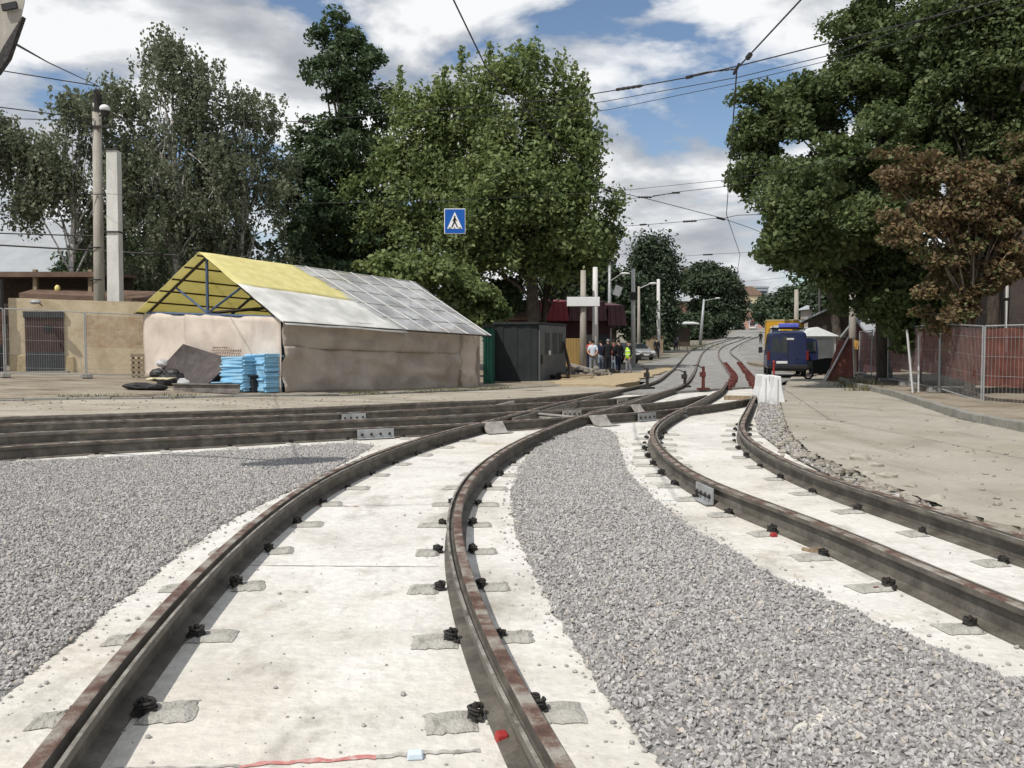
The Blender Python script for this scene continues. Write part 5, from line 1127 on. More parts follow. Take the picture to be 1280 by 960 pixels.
def ringbody(secs):
    """secs: list of (y, [(x,z)...]) right half sections bottom->top; mirrored and skinned"""
    m = MB(); n = None; vs = []
    for y, pr in secs:
        ring = [(x, y, z) for x, z in pr] + [(-x, y, z) for x, z in reversed(pr)]; n = len(ring); vs += ring
    fs = []
    for i in range(len(secs) - 1):
        for j in range(n): fs.append((i * n + j, i * n + (j + 1) % n, (i + 1) * n + (j + 1) % n, (i + 1) * n + j))
    fs += [tuple(range(n))[::-1], tuple(range((len(secs) - 1) * n, len(secs) * n))]
    m.add(vs, fs); return m
def place(r, loc, rz): r.location = loc; r.rotation_euler = (0, 0, rz)
# van: local x right, y forward (rear face at y=0)
van = thing('van', 'dark blue delivery van seen from behind with a roof rack and one door open', 'van')
W = .97
def vs_(w, h0, hs, ht, k=1): return [(w * .92, h0), (w, h0 + .12), (w, hs), (w * .965, hs + .22), (w * .87, ht - .12), (w * .76, ht - .02), (w * .4, ht + .01)]
van_b = ringbody([(0.03, vs_(W * .97, .42, 1.02, 2.05)), (.10, vs_(W, .38, 1.02, 2.13)), (.6, vs_(W * 1.01, .36, 1.02, 2.17)), (2.9, vs_(W * 1.01, .36, 1.02, 2.17)), (3.35, vs_(W * 1.0, .36, 1.02, 2.1)), (3.95, vs_(W * .98, .36, 1.0, 1.5)), (4.15, vs_(W * .97, .38, .9, 1.22)), (4.75, vs_(W * .93, .4, .8, 1.0)), (4.85, vs_(W * .86, .45, .72, .9))])
van_b.build('body', M['vanblue'], van, bevel=.03)
for s in (-1, 1):
    m = MB(); m.sheet([(s * .04, .045, 1.12), (s * .80, .045, 1.14), (s * .74, .05, 1.86), (s * .04, .05, 1.9)], 4, 4, lambda u, v: .012 * (math.sin(u * 3.14)), .03); m.build('rear_window', M['glass'], van)
    m = MB(); m.box((s * .91, .03, 1.0), (.12, .06, .42)); m.build('tail_light', M['tail'], van, bevel=.015)
    m = MB(); m.box((s * .42, .015, .86), (.1, .05, .04)); m.build('handle', M['black'], van)
m = MB(); m.box((0, .03, 1.28), (.02, .05, 1.55)); m.build('door_gap', M['black'], van)
m = MB(); m.box((0, -.03, .47), (1.86, .2, .2)); m.box((0, .0, .34), (1.7, .15, .14)); m.build('bumper', M['black'], van, bevel=.03)
m = MB(); m.box((-.28, -.005, .68), (.52, .02, .115)); m.build('number_plate', M['white'], van)
m = MB(); m.box((.1, .02, 1.78), (.34, .03, .09), rx=0); m.build('brake_light', M['offwhite'], van)
m = MB()
for y in (.35, 1.2, 2.1): m.tube([(-.8, y, 2.15), (-.78, y, 2.3), (.78, y, 2.3), (.8, y, 2.15)], .025, 6)
for x in (-.7, 0, .7): m.tube([(x, .2, 2.32), (x, 2.4, 2.32)], .025, 6)
m.build('roof_rack', M['black'], van)
m = MB(); m.box((.05, .5, 2.42), (.95, .4, .2)); m.build('light_bar', mat('blue_lamp_box', [(.08, .1, .45), (.14, .17, .6)], rough=.3), van, bevel=.04)
m = MB(); m.box((-.3, 1.1, 2.38), (.7, .9, .1)); m.build('roof_load', M['offwhite'], van)
for x in (-.82, .82):
    for y in (1.0, 3.95): wheel(van, x, y, .34, .22)
for s in (-1, 1):
    m = MB(); m.box((s * 1.14, 3.5, 1.25), (.2, .1, .3)); m.tube([(s * .95, 3.5, 1.2), (s * 1.14, 3.5, 1.2)], .02, 6); m.build('mirror', M['black'], van)
m = MB(); P = [(1.0, 2.1, .55), (1.62, 2.0, .55), (1.62, 2.0, 1.15), (1.56, 2.0, 1.75), (1.3, 2.05, 1.84), (1.0, 2.1, 1.84)]
m.add(P + [(p[0], p[1] + .07, p[2]) for p in P], [tuple(range(6)), tuple(range(6, 12))[::-1]] + [(i, 6 + i, 6 + (i + 1) % 6, (i + 1) % 6) for i in range(6)]); dr = m.build('open_door', M['vanblue'], van)
m = MB(); m.box((1.3, 2.04, 1.42), (.42, .1, .5), rz=-.16); m.build('pane', M['glass'], dr)
place(van, gp(985, 38.2, .09), -.25); van.scale = (.94, 1, .98)
# yellow truck with a box body
tr = thing('box_truck', 'mustard yellow box truck parked ahead of the blue van', 'truck')
m = MB(); m.box((0, 2.2, 1.95), (2.3, 4.4, 2.2)); m.build('cargo_box', M['truckyellow'], tr, bevel=.04)
m = MB(); m.box((0, 2.2, 3.07), (2.36, 4.46, .06)); m.build('roof', mat('truck_roof', [(.55, .45, .25), (.62, .52, .3)]), tr)
m = MB(); m.box((-.62, -.02, 2.25), (.62, .05, .75)); f = m.build('window', M['white'], tr); m = MB(); m.box((-.62, -.05, 2.25), (.42, .03, .55)); m.build('pane', M['glass'], f)
m = MB(); m.box((.35, -.02, 1.85), (.9, .05, 1.9)); m.box((.35, -.05, 1.6), (.1, .04, .06)); m.build('door', M['truckyellow'], tr, bevel=.01)
m = MB(); m.box((0, 3, .72), (1.0, 6.4, .2)); m.box((0, .05, .62), (2.2, .15, .2)); m.build('chassis', M['black'], tr)
cb = ringbody([(4.6, [(1.0, .55), (1.05, 1.2), (1.0, 2.0), (.9, 2.3), (.4, 2.34)]), (5.6, [(1.0, .55), (1.05, 1.2), (1.0, 1.9), (.9, 2.25), (.4, 2.3)]), (6.1, [(1.0, .55), (1.05, 1.2), (.98, 1.3), (.9, 1.4), (.4, 1.45)]), (6.9, [(.9, .6), (.95, 1.1), (.9, 1.2), (.8, 1.25), (.4, 1.28)])]); cb.build('cab', M['truckyellow'], tr, bevel=.03)
for s in (-1, 1):
    m = MB(); m.box((s * 1.03, -.02, 1.0), (.14, .05, .22)); m.build('tail_light', M['tail'], tr)
    for y in (1.2, 5.9): wheel(tr, s * .92, y, .46, .28)
    m = MB(); m.box((s * 1.03, 5.1, 1.75), (.06, .7, .55)); m.build('side_window', M['glass'], tr)
place(tr, gp(981, 53.5, .05), -.27)
def car(name, label, bodym, loc, rz, suv=False, cat='car'):
    r = thing(name, label, cat); k = 1.12 if suv else 1.0; w = .86
    def s(h0, hb, ht, wt): return [(w * .9, h0), (w, h0 + .15), (w, hb), (w * .98, hb + .05), (w * wt, ht - .08), (w * (wt - .1), ht)]
    b = ringbody([(0, s(.35, .62 * k, .7 * k, .9)), (.12, s(.28, .72 * k, .8 * k, .92)), (.9, s(.25, .82 * k, .9 * k, .92)), (1.05, s(.25, .85 * k, .95 * k, .9)), (1.75, s(.25, .9 * k, 1.38 * k, .76)), (2.9, s(.25, .92 * k, 1.44 * k, .76)), (3.55, s(.25, .92 * k, 1.25 * k, .78)), (3.95, s(.28, .9 * k, .98 * k, .88)), (4.05, s(.35, .75 * k, .85 * k, .88))]); b.build('body', M[bodym], r, bevel=.03)
    m = MB(); m.sheet([(-.68, 1.06, .97 * k), (.68, 1.06, .97 * k), (.58, 1.68, 1.35 * k), (-.58, 1.68, 1.35 * k)], 4, 3, lambda u, v: .03, .02); m.build('windscreen', M['glass'], r)
    for q in (-1, 1):
        m = MB(); m.hexa([(q * .84, 1.35, .96 * k), (q * .84, 3.5, .97 * k), (q * .8, 3.5, .97 * k), (q * .8, 1.35, .96 * k), (q * .70, 1.85, 1.3 * k), (q * .70, 3.2, 1.32 * k), (q * .64, 3.2, 1.32 * k), (q * .64, 1.85, 1.3 * k)]); m.build('side_window', M['glass'], r)
        m = MB(); m.box((q * .62, .06, .66 * k), (.34, .14, .15)); m.build('headlight', M['white'], r, bevel=.02)
        m = MB(); m.box((q * .95, 1.35, .98 * k), (.18, .1, .13)); m.build('mirror', M[bodym], r, bevel=.02)
        for y in (.75, 3.3): wheel(r, q * .76, y, .31 * k, .2)
    m = MB(); m.box((0, .0, .42 * k), (1.3, .06, .16)); m.build('grille', M['black'], r); m = MB(); m.box((0, -.04, .45 * k), (.5, .02, .11)); m.build('number_plate', M['white'], r)
    place(r, loc, rz); return r
car('parked_car', 'silver hatchback parked facing us left of the street', 'carsilver', gp(808, 70), .25)
car('parked_car', 'dark off-roader parked in front of the silver hatchback', 'cardark', gp(788, 62), .3, True)
car('parked_car', 'tiny white car far up the street at the left kerb', 'carsilver', gp(914, 290), -.3)
car('parked_car', 'tiny grey car far up the street right of the white one', 'cardark', gp(925, 300), -.3)
# tram
tm = thing('tram', 'far off white tram with a red band coming down the street', 'tram')
b = ringbody([(0, [(1.1, .4), (1.15, .9), (1.1, 1.6), (1.0, 2.9), (.8, 3.1)]), (.4, [(1.2, .35), (1.27, .9), (1.27, 1.6), (1.2, 3.0), (.9, 3.2)]), (14.5, [(1.2, .35), (1.27, .9), (1.27, 1.6), (1.2, 3.0), (.9, 3.2)]), (15, [(1.1, .4), (1.15, .9), (1.1, 1.6), (1.0, 2.9), (.8, 3.1)])]); b.build('body', M['white'], tm)
m = MB(); m.box((0, -.02, 2.75), (2.0, .12, .55)); m.build('destination_box', M['redroof'], tm); m = MB(); m.box((0, -.03, 1.95), (1.9, .1, .8)); m.build('windscreen', M['glass'], tm)
m = MB(); m.box((0, -.02, 1.25), (1.9, .1, .3)); m.build('red_band', M['redroof'], tm); m = MB(); m.box((0, 5, 3.5), (.9, 2, .3)); m.tube([(-.5, 5, 3.6), (-.5, 6.5, 4.6), (.5, 6.5, 4.6), (.5, 5, 3.6)], .04, 5); m.build('pantograph', M['redroof'], tm)
m = MB(); m.box((0, 7.5, .3), (2.1, 13, .5)); m.build('bogie', M['black'], tm)
for s in (-1, 1):
    m = MB(); m.box((s * 1.26, 7.5, 2.1), (.08, 13.4, .85)); m.build('side_windows', M['glass'], tm)
    m = MB(); m.box((s * .75, -.03, .85), (.3, .1, .2)); m.build('headlight', M['offwhite'], tm)
place(tm, gp(940, 305, .05), -.33)
# ================================================================== PEOPLE
def skin_mesh(verts, edges, radii, root=0, sub=1):
    me = bpy.data.meshes.new('sk'); me.from_pydata(verts, edges, []); o = bpy.data.objects.new('sk', me); COL.objects.link(o)
    o.modifiers.new('s', 'SKIN')
    for i, rr in enumerate(radii):
        sv = me.skin_vertices[0].data[i]; sv.radius = rr if hasattr(rr, '__len__') else (rr, rr); sv.use_root = (i == root)
    sb = o.modifiers.new('b', 'SUBSURF'); sb.levels = sub; sb.render_levels = sub
    dg = bpy.context.evaluated_depsgraph_get(); ev = o.evaluated_get(dg); res = bpy.data.meshes.new_from_object(ev)
    bpy.data.objects.remove(o); bpy.data.meshes.remove(me); return res
def person(label, loc, rz, top, legs, hair='c_hair', H=1.75, arms='down', stride=.08, vest=None, group=None, long_sleeve=True, broad=1.0):
    k = H / 1.75; r = thing('person', label, 'person', (0, 0, 0), group)
    st = stride
    V = [(0, 0, .98), (0, .01, 1.12), (0, .0, 1.3), (0, -.01, 1.43), (0, 0, 1.53), (0, .02, 1.60), (0, .015, 1.70)]
    Rr = [(.15, .115), (.14, .105), (.165, .12), (.13, .09), (.055, .055), (.075, .09), (.07, .085)]
    E = [(i, i + 1) for i in range(6)]
    def chain(start, pts, rs):
        prev = start
        for p, q in zip(pts, rs):
            V.append(p); Rr.append(q); E.append((prev, len(V) - 1)); prev = len(V) - 1
        return prev
    J = {}
    for s in (-1, 1):
        sh = (s * .19 * broad, -.005, 1.41); 
        if arms == 'down': el, wr_, hd = (s * .25 * broad, -.04, 1.12), (s * .25, .06, .88), (s * .245, .1, .79)
        elif arms == 'back': el, wr_, hd = (s * .27, -.1, 1.14), (s * .12, -.16, .98), (s * .03, -.15, .95)
        else: el, wr_, hd = (s * .25, .02, 1.12), (s * .16, .22, 1.14), (s * .06, .24, 1.16)
        J[s] = (sh, el, wr_, hd)
        e = chain(3, [sh, el, wr_, hd], [.062, .045, .034, .03])
        # palm plus short finger chains and a thumb
        hv = Vector(hd); d = (Vector(hd) - Vector(wr_)).normalized()
        for f in range(4):
            o_ = Vector((0, (f - 1.5) * .02, 0)); chain(e, [tuple(hv + o_ + d * .05), tuple(hv + o_ * 1.1 + d * (.075 + .01 * (1.5 - abs(f - 1.5))) + Vector((-s * .012, 0, 0)))], [.009, .008])
        chain(e, [tuple(hv + Vector((-s * .01, .035, .0))), tuple(hv + Vector((-s * .015, .05, -.03)))], [.011, .009])
        f = st * s
        chain(0, [(s * .1, 0, .9), (s * .11, f * .5 + .02, .5), (s * .115, f - .03, .1), (s * .12, f + .1, .035)], [.09, .06, .042, .04])
    V = [tuple(c * k for c in v) for v in V]; Rr = [tuple((x if isinstance(x, float) else x) * k for x in (q if hasattr(q, '__len__') else (q, q))) for q in Rr]
    me = skin_mesh(V, E, Rr); me.materials.append(M['skin']); me.polygons.foreach_set('use_smooth', [True] * len(me.polygons))
    b = bpy.data.objects.new('body', me); COL.objects.link(b); b.parent = r
    def garment(nm, vv, ee, rr, mname, root=0):
        me = skin_mesh([tuple(c * k for c in v) for v in vv], ee, [tuple(x * k for x in (q if hasattr(q, '__len__') else (q, q))) for q in rr], root); me.materials.append(M[mname]); me.polygons.foreach_set('use_smooth', [True] * len(me.polygons))
        o = bpy.data.objects.new(nm, me); COL.objects.link(o); o.parent = r; return o
    vv = [(0, 0, .80), (0, .01, 1.08), (0, .0, 1.3), (0, -.01, 1.45), (0, -.005, 1.56)]; rr = [(.185 * broad, .145), (.17 * broad, .13), (.19 * broad, .14), (.15, .115), (.075, .075)]; ee = [(0, 1), (1, 2), (2, 3), (3, 4)]
    for s in (-1, 1):
        sh, el, wr_, hd = J[s]; n0 = len(vv); end = wr_ if long_sleeve else tuple((Vector(sh) * .3 + Vector(el) * .7))
        vv += [sh, el if long_sleeve else tuple((Vector(sh) + Vector(el)) / 2), end]; rr += [.082, .065 if long_sleeve else .075, .05 if long_sleeve else .07]; ee += [(3, n0), (n0, n0 + 1), (n0 + 1, n0 + 2)]
    garment('jacket' if long_sleeve else 'shirt', vv, ee, rr, top)
    vv = [(0, 0, 1.06), (0, 0, .9)]; rr = [(.165, .13), (.16, .13)]; ee = [(0, 1)]
    for s in (-1, 1):
        f = st * s; n0 = len(vv); vv += [(s * .1, 0, .82), (s * .11, f * .5 + .02, .5), (s * .115, f - .03, .1)]; rr += [.105, .082, .068]; ee += [(1, n0), (n0, n0 + 1), (n0 + 1, n0 + 2)]
    garment('trousers', vv, ee, rr, legs)
    for s in (-1, 1):
        f = st * s; m = MB(); m.ell((s * .12 * k, (f + .045) * k, .045 * k), (.055 * k, .145 * k, .048 * k), 10, 6); o = m.build('shoe', M['c_black'], r, smooth=True)
    m = MB(); m.ell((0, -.012 * k, 1.705 * k), (.088 * k, .102 * k, .085 * k), 12, 8); m.build('hair', M[hair], r, smooth=True)
    m = MB(); m.ell((0, .108 * k, 1.62 * k), (.014, .02, .02), 6, 5)
    for s in (-1, 1): m.ell((s * .088 * k, 0, 1.62 * k), (.012, .022, .032), 6, 5)
    m.build('nose_and_ears', M['skin'], r)
    m = MB()
    for s in (-1, 1): m.ell((s * .032 * k, .094 * k, 1.65 * k), (.012, .01, .008), 6, 5)
    m.ell((0, .1 * k, 1.575 * k), (.026, .01, .006), 6, 5); m.build('eyes_and_mouth', M['c_hair'], r)
    if vest:
        vv = [(0, 0, .74), (0, .01, 1.05), (0, .0, 1.3), (0, -.01, 1.47)]; rr = [(.25, .21), (.235, .2), (.25, .205), (.20, .16)]; garment('safety_vest', vv, [(0, 1), (1, 2), (2, 3)], rr, vest)
        m = MB(); 
        for z in (1.0, 1.2): m.tube([(.222 * math.cos(a), .168 * math.sin(a), z) for a in [6.2832 * q / 20 for q in range(21)]], .022, 5)
        m.build('reflective_strip', M['white'], r)
    place(r, loc, rz); return r
G_ = 'workers standing by the kiosk'
person('person in a pale blue shirt and grey trousers with hands behind, leftmost of the workers', gp(741, 44.5, .05), -.2, 'c_white', 'c_grey', arms='back', group=G_, long_sleeve=False)
person('person in a dark jacket and pale jeans, second from the left in the worker group', gp(751, 45.2, .05), .2, 'c_navy', 'c_jeans', group=G_)
person('broad person all in black with grey hair in the middle of the worker group', gp(760, 44.8, .05), -.1, 'c_black', 'c_black', 'c_greyhair', 1.8, group=G_, broad=1.15)
person('person in black jacket and navy trousers left of the vested worker', gp(773, 45.2, .05), .5, 'c_black', 'c_navy', H=1.78, group=G_, broad=1.1)
person('person in a yellow-green safety vest and dark trousers, rightmost of the worker group', gp(786, 43.8, .05), 1.9, 'c_black', 'c_grey', H=1.7, vest='c_hivis', group=G_)
person('person in an orange red top half hidden behind the black jackets', gp(767, 47.2, .05), 2.9, 'c_red', 'c_jeans', H=1.74, arms='front', group=G_)
person('person in a dull red top standing behind the pale shirted worker', gp(738, 47.5, .05), 2.6, 'c_red', 'c_navy', H=1.8, arms='front', group=G_)
person('person in black walking by the silver hatchback', gp(821, 72, .05), -.4, 'c_black', 'c_black', stride=.2)
person('person in a lilac shirt walking away up the left of the street', gp(845, 95, .05), -.2, 'c_lilac', 'c_navy', stride=.24, long_sleeve=False)
person('person in black and white walking on the far road beside the yellow truck', gp(950.5, 122, .05), 2.9, 'c_black', 'c_black', stride=.24, vest=None)
# ================================================================== OVERHEAD: WIRES AND SIGNS
def sagline(pts, sag=.0, n=10):
    out = []
    for a, b in zip(pts, pts[1:]):
        for i in range(n):
            t = i / n; p = a.lerp(b, t); p = p - Vector((0, 0, sag * 4 * t * (1 - t))); out.append(p)
    return out + [pts[-1]]
def wirething(label, pts, r, ins=(), sag=0, cat='cable', hang=()):
    o = thing('overhead_wire', label, cat, pts[0], 'overhead tram wires and span cables'); m = MB(); m.tube(sagline(pts, sag), r, 5); m.build('cable', M['wire'], o)
    for (p, q, rr) in ins:
        m = MB(); d = q - p
        for k in range(5): m.tube([p + d * (k / 5), p + d * (k / 5 + .12)], rr * .8, 7)
        m.tube([p, q], rr * .55, 7); m.build('insulator', M['insul'], o)
    return o
W_ = lambda px, py, Y: at(px, py, Y)
# contact wires
wirething('contact wire leaving the top edge right of centre and bending above the right track', [at(1010, -60, 9.4) + Vector((.4, -4, 0)), at(1001, 0, 10.3), at(921, 86, 12.7), at(908, 268, 27.2), at(925, 318, 39), at(921, 345, 52), at(930, 380, 110), at(938, 398, 220)], .012, [(at(924, 80, 12.6), at(917, 93, 12.8), .03), (at(938, 68, 12.3), at(934, 73, 12.4), .05)])
wirething('contact wire leaving the top edge left of centre in front of the maples', [at(545, -60, 9) + Vector((-.3, -4, 0)), at(567, 0, 10.3), at(608, 85, 12.9), at(752, 236, 22.8), at(803, 247, 24.2), at(904, 273, 27.4)], .011, [(at(757, 237.5, 22.9), at(764, 239, 23), .045)])
wirething('short contact branch running right from the wire knot into the right trees', [at(904, 273, 27.4), at(922, 269, 27.2), at(960, 268, 27)], .011, [(at(896, 272, 27.3), at(906, 274.5, 27.4), .05)])
wirething('second branch falling right from the wire knot into the right trees', [at(906, 274, 27.4), at(938, 285, 30), at(965, 296, 33)], .010)
# span wires
P1 = at(123, 150, 33.7)
wirething('span cable from the round lamp pole across the maples to the upper wire junction', [P1, at(378, 152, 26), at(700, 124, 17), at(774, 112, 14.8), at(865, 96, 13.2), at(925, 82, 12.7), at(1100, 38, 12), at(1330, -20, 11)], .010, [(at(374, 151.5, 26.1), at(386, 152, 25.8), .07), (at(771, 112, 14.9), at(803, 107, 14.3), .035), (at(858, 97, 13.3), at(866, 95, 13.2), .035), (at(867, 94, 13.2), at(885, 90, 13.0), .018), (at(885, 90, 13.0), at(921, 86, 12.8), .018)])
wirething('upper thin feeder cable crossing right of the maples towards the big trees', [at(560, 150, 24), at(755, 127, 19), at(921, 97, 16), at(1050, 66, 14.5), at(1180, 15, 13), at(1330, -60, 12)], .008)
wirething('lower thin feeder cable just under the upper one', [at(600, 160, 26), at(762, 137, 20), at(921, 104, 17), at(1100, 60, 15), at(1330, -10, 13)], .007)
wirething('span cable with pull-off arm over the street beside the maple tips', [at(745, 252, 26), at(800, 247, 25.5), at(815, 246, 25.4), at(846, 240, 26), at(907, 233, 27), at(960, 225, 27), at(1060, 205, 27)], .009, [(at(798, 246.5, 25.4), at(815, 246.5, 25.4), .04), (at(816, 245, 25.4), at(845, 241, 26), .018), (at(840, 241, 26), at(850, 241, 26), .04)])
wirething('span cable with dark insulator passing through the wire knot', [at(760, 284, 31), at(806, 281, 29.5), at(855, 277, 28.2), at(903, 272, 27.5)], .009, [(at(800, 281, 29.7), at(808, 280.5, 29.4), .04), (at(854, 277, 28.2), at(871, 276, 27.9), .045)])
wirething('lowest near span cable in front of the dark poplar', [at(770, 318, 46), at(840, 321, 42), at(885, 318, 40), at(926, 316, 38.5), at(1010, 312, 37)], .009, [(at(879, 318.5, 40), at(891, 318, 40), .05)])
wirething('far span cable over the street below the lowest near one', [at(822, 342, 74), at(870, 350, 75), at(930, 352, 76), at(1000, 345, 78)], .012)
wirething('thick sagging service cable from the top left lamp to the round lamp pole', [at(14, 52, 8.2), at(60, 78, 18), at(124, 108, 33.9)], .014, sag=.0)
wirething('upper left power cable ending on the round lamp pole', [at(-120, 72, 30), at(0, 88, 32), at(124, 108, 34)], .022)
wirething('middle left power cable ending on the round lamp pole cross arm', [at(-120, 120, 30), at(0, 134, 32), at(118, 149, 33.8)], .022)
wirething('lower left power cable ending on the round lamp pole cross arm', [at(-120, 146, 30), at(0, 148, 32), at(118, 151, 33.8)], .016)
wirething('lowest left power cable passing behind the birch leaves', [at(-120, 238, 31), at(0, 240, 32), at(121, 243, 33.8), at(142, 243, 33.4)], .016)
wirething('old cable hanging from the kiosk roof up to the concrete poles', [at(680, 385, 52), at(704, 372, 48), at(726, 358, 44.6)], .025)
# pedestrian crossing sign on its hanger
sy = 26.5
sg = thing('crossing_sign', 'square blue pedestrian crossing sign hanging in front of the maples', 'sign', at(568, 293, sy))
c = at(568.5, 276.5, sy); hw = 13.2 / F_PX * sy; hh = 15.6 / F_PX * sy
def sq(w, h, y, t=.01): m = MB(); m.box((c.x, y, c.z), (w * 2, t, h * 2)); return m
sq(hw, hh, sy + .02, .03).build('plate', M['white'], sg, bevel=.02); sq(hw * .93, hh * .94, sy - .003).build('blue_field', M['signblue'], sg)
def flat(poly, y, mname, nm):
    m = MB(); vs = [(c.x + a * hw, y, c.z + b * hh) for a, b in poly] + [(c.x + a * hw, y + .006, c.z + b * hh) for a, b in poly]; n = len(poly)
    m.add(vs, [tuple(range(n))[::-1], tuple(range(n, 2 * n))] + [(i, (i + 1) % n, n + (i + 1) % n, n + i) for i in range(n)]); return m.build(nm, M[mname], sg)
flat([(-.72, -.6), (.72, -.6), (0, .74)], sy - .016, 'white', 'white_triangle')
m = MB()
def seg(a, b, w):
    d = Vector((b[0] - a[0], b[1] - a[1])); n_ = Vector((-d.y, d.x)).normalized() * w
    P = [(a[0] + n_.x, a[1] + n_.y), (a[0] - n_.x, a[1] - n_.y), (b[0] - n_.x, b[1] - n_.y), (b[0] + n_.x, b[1] + n_.y)]
    m.add([(c.x + p[0] * hw, sy - .026, c.z + p[1] * hh) for p in P] + [(c.x + p[0] * hw, sy - .022, c.z + p[1] * hh) for p in P], [(0, 1, 2, 3), (7, 6, 5, 4), (0, 4, 5, 1), (1, 5, 6, 2), (2, 6, 7, 3), (3, 7, 4, 0)])
m.ell((c.x + .0 * hw, sy - .024, c.z + .36 * hh), (.075 * hw, .003, .075 * hh), 10, 6)
seg((-.01, .28), (-.02, -.05), .09); seg((-.02, -.02), (-.16, -.26), .055); seg((-.16, -.26), (-.26, -.44), .05); seg((0, -.04), (.12, -.24), .055); seg((.12, -.24), (.22, -.44), .05)
seg((-.05, .2), (-.2, .0), .035); seg((.04, .2), (.2, .04), .035); seg((-.3, -.45), (-.18, -.45), .03); seg((.18, -.45), (.3, -.45), .03)
m.build('walking_figure', M['signblack'], sg)
m = MB()
for x in (-.5, -.36, .0, .42, .56): seg((x - .03, -.5), (x + .0, -.575), .05)
m.build('crossing_stripes', M['signblack'], sg)
m = MB(); m.tube([c + Vector((0, .05, hh)), c + Vector((0, .05, hh + .35))], .012, 5); m.build('hanger', M['wire'], sg)
wirething('thin carrier cable holding the blue crossing sign', [at(100, 240, 33), at(340, 255, 29), at(568, 250.5, sy + .05), at(760, 240, 25), at(905, 225, 24), at(1120, 190, 23)], .007)
# small white tilted plate hung over the street
c2 = at(772, 363.5, 48); o = thing('hanging_plate', 'small tilted white plate hanging above the kiosk front', 'sign', c2); m = MB(); m.box(c2, (.42, .03, .56), ry=.35); m.build('plate', M['white'], o, bevel=.01); m = MB(); m.box(c2 + Vector((0, .02, 0)), (.46, .02, .6), ry=.35); m.build('rim', M['plate'], o)
wirething('carrier cable of the small tilted white plate', [at(745, 345, 45.4), at(775, 357, 48), at(822, 352, 74)], .008)
# lamp bracket head at the top left corner
hp = [(-60, -40), (34, -40), (31, 4), (26, 26), (10, 72), (-4, 92), (-60, 92)]
o = thing('street_lamp', 'battered beige street lamp head poking in at the top left corner', 'lamp', (-11.2, 9.4, 0)); m = MB()
F1 = [at(a, b, 7.9) for a, b in hp]; F2 = [at(a - 2, b - 4, 8.1) for a, b in hp]; n = len(hp)
m.add(F1 + F2, [tuple(range(n)), tuple(range(n, 2 * n))[::-1]] + [(i, n + i, n + (i + 1) % n, (i + 1) % n) for i in range(n)]); m.build('hood', M['concrete'], o, bevel=.01)
F3 = [at(a, b, 7.885) for a, b in [(28, 20), (10, 72), (-4, 92), (-4, 74), (4, 58)]]; F4 = [p + Vector((0, .06, .0)) for p in F3]; m = MB(); n = 5
m.add(F3 + F4, [tuple(range(n)), tuple(range(n, 2 * n))[::-1]] + [(i, n + i, n + (i + 1) % n, (i + 1) % n) for i in range(n)]); m.build('lower_rim', M['clip'], o)
m = MB(); m.box(at(12, 8, 7.86), (.14, .03, .06), ry=-.2); m.build('clamp', M['black'], o)
pb = Vector((-11.2, 9.4, 0)); m = MB(); m.tube([(pb.x, pb.y, 0), (pb.x, pb.y, 5.6)], .14, 10); m.build('shaft', M['concrete'], o, smooth=True); m = MB(); m.tube([(pb.x, pb.y, 5.4), at(-50, 15, 8.1)], .035, 6); m.build('arm', M['clip'], o)
# ================================================================== TREES
def leaf_object(name, C, Nrm, size, aspect, matname, parent):
    """one mesh of separate diamond leaves; C centres (n,3), Nrm normals, size (n)"""
    n = len(C); Nrm = Nrm / (np.linalg.norm(Nrm, axis=1, keepdims=True) + 1e-9)
    a = RNG.normal(size=(n, 3)); a -= (a * Nrm).sum(1, keepdims=True) * Nrm; a /= (np.linalg.norm(a, axis=1, keepdims=True) + 1e-9); b = np.cross(Nrm, a)
    s = size[:, None]
    V = np.stack([C - a * s, C + b * s * aspect + Nrm * s * .12, C + a * s, C - b * s * aspect + Nrm * s * .12], 1).reshape(-1, 3)
    L = np.array(wloc(parent)); V = V - L
    me = bpy.data.meshes.new(name); me.vertices.add(4 * n); me.vertices.foreach_set('co', V.astype(np.float32).ravel())
    me.loops.add(4 * n); me.loops.foreach_set('vertex_index', np.arange(4 * n, dtype=np.int32))
    me.polygons.add(n); me.polygons.foreach_set('loop_start', np.arange(0, 4 * n, 4, dtype=np.int32)); me.polygons.foreach_set('loop_total', np.full(n, 4, dtype=np.int32))
    me.materials.append(M[matname]); me.update(); me.validate()
    o = bpy.data.objects.new(name, me); COL.objects.link(o); o.parent = parent; return o
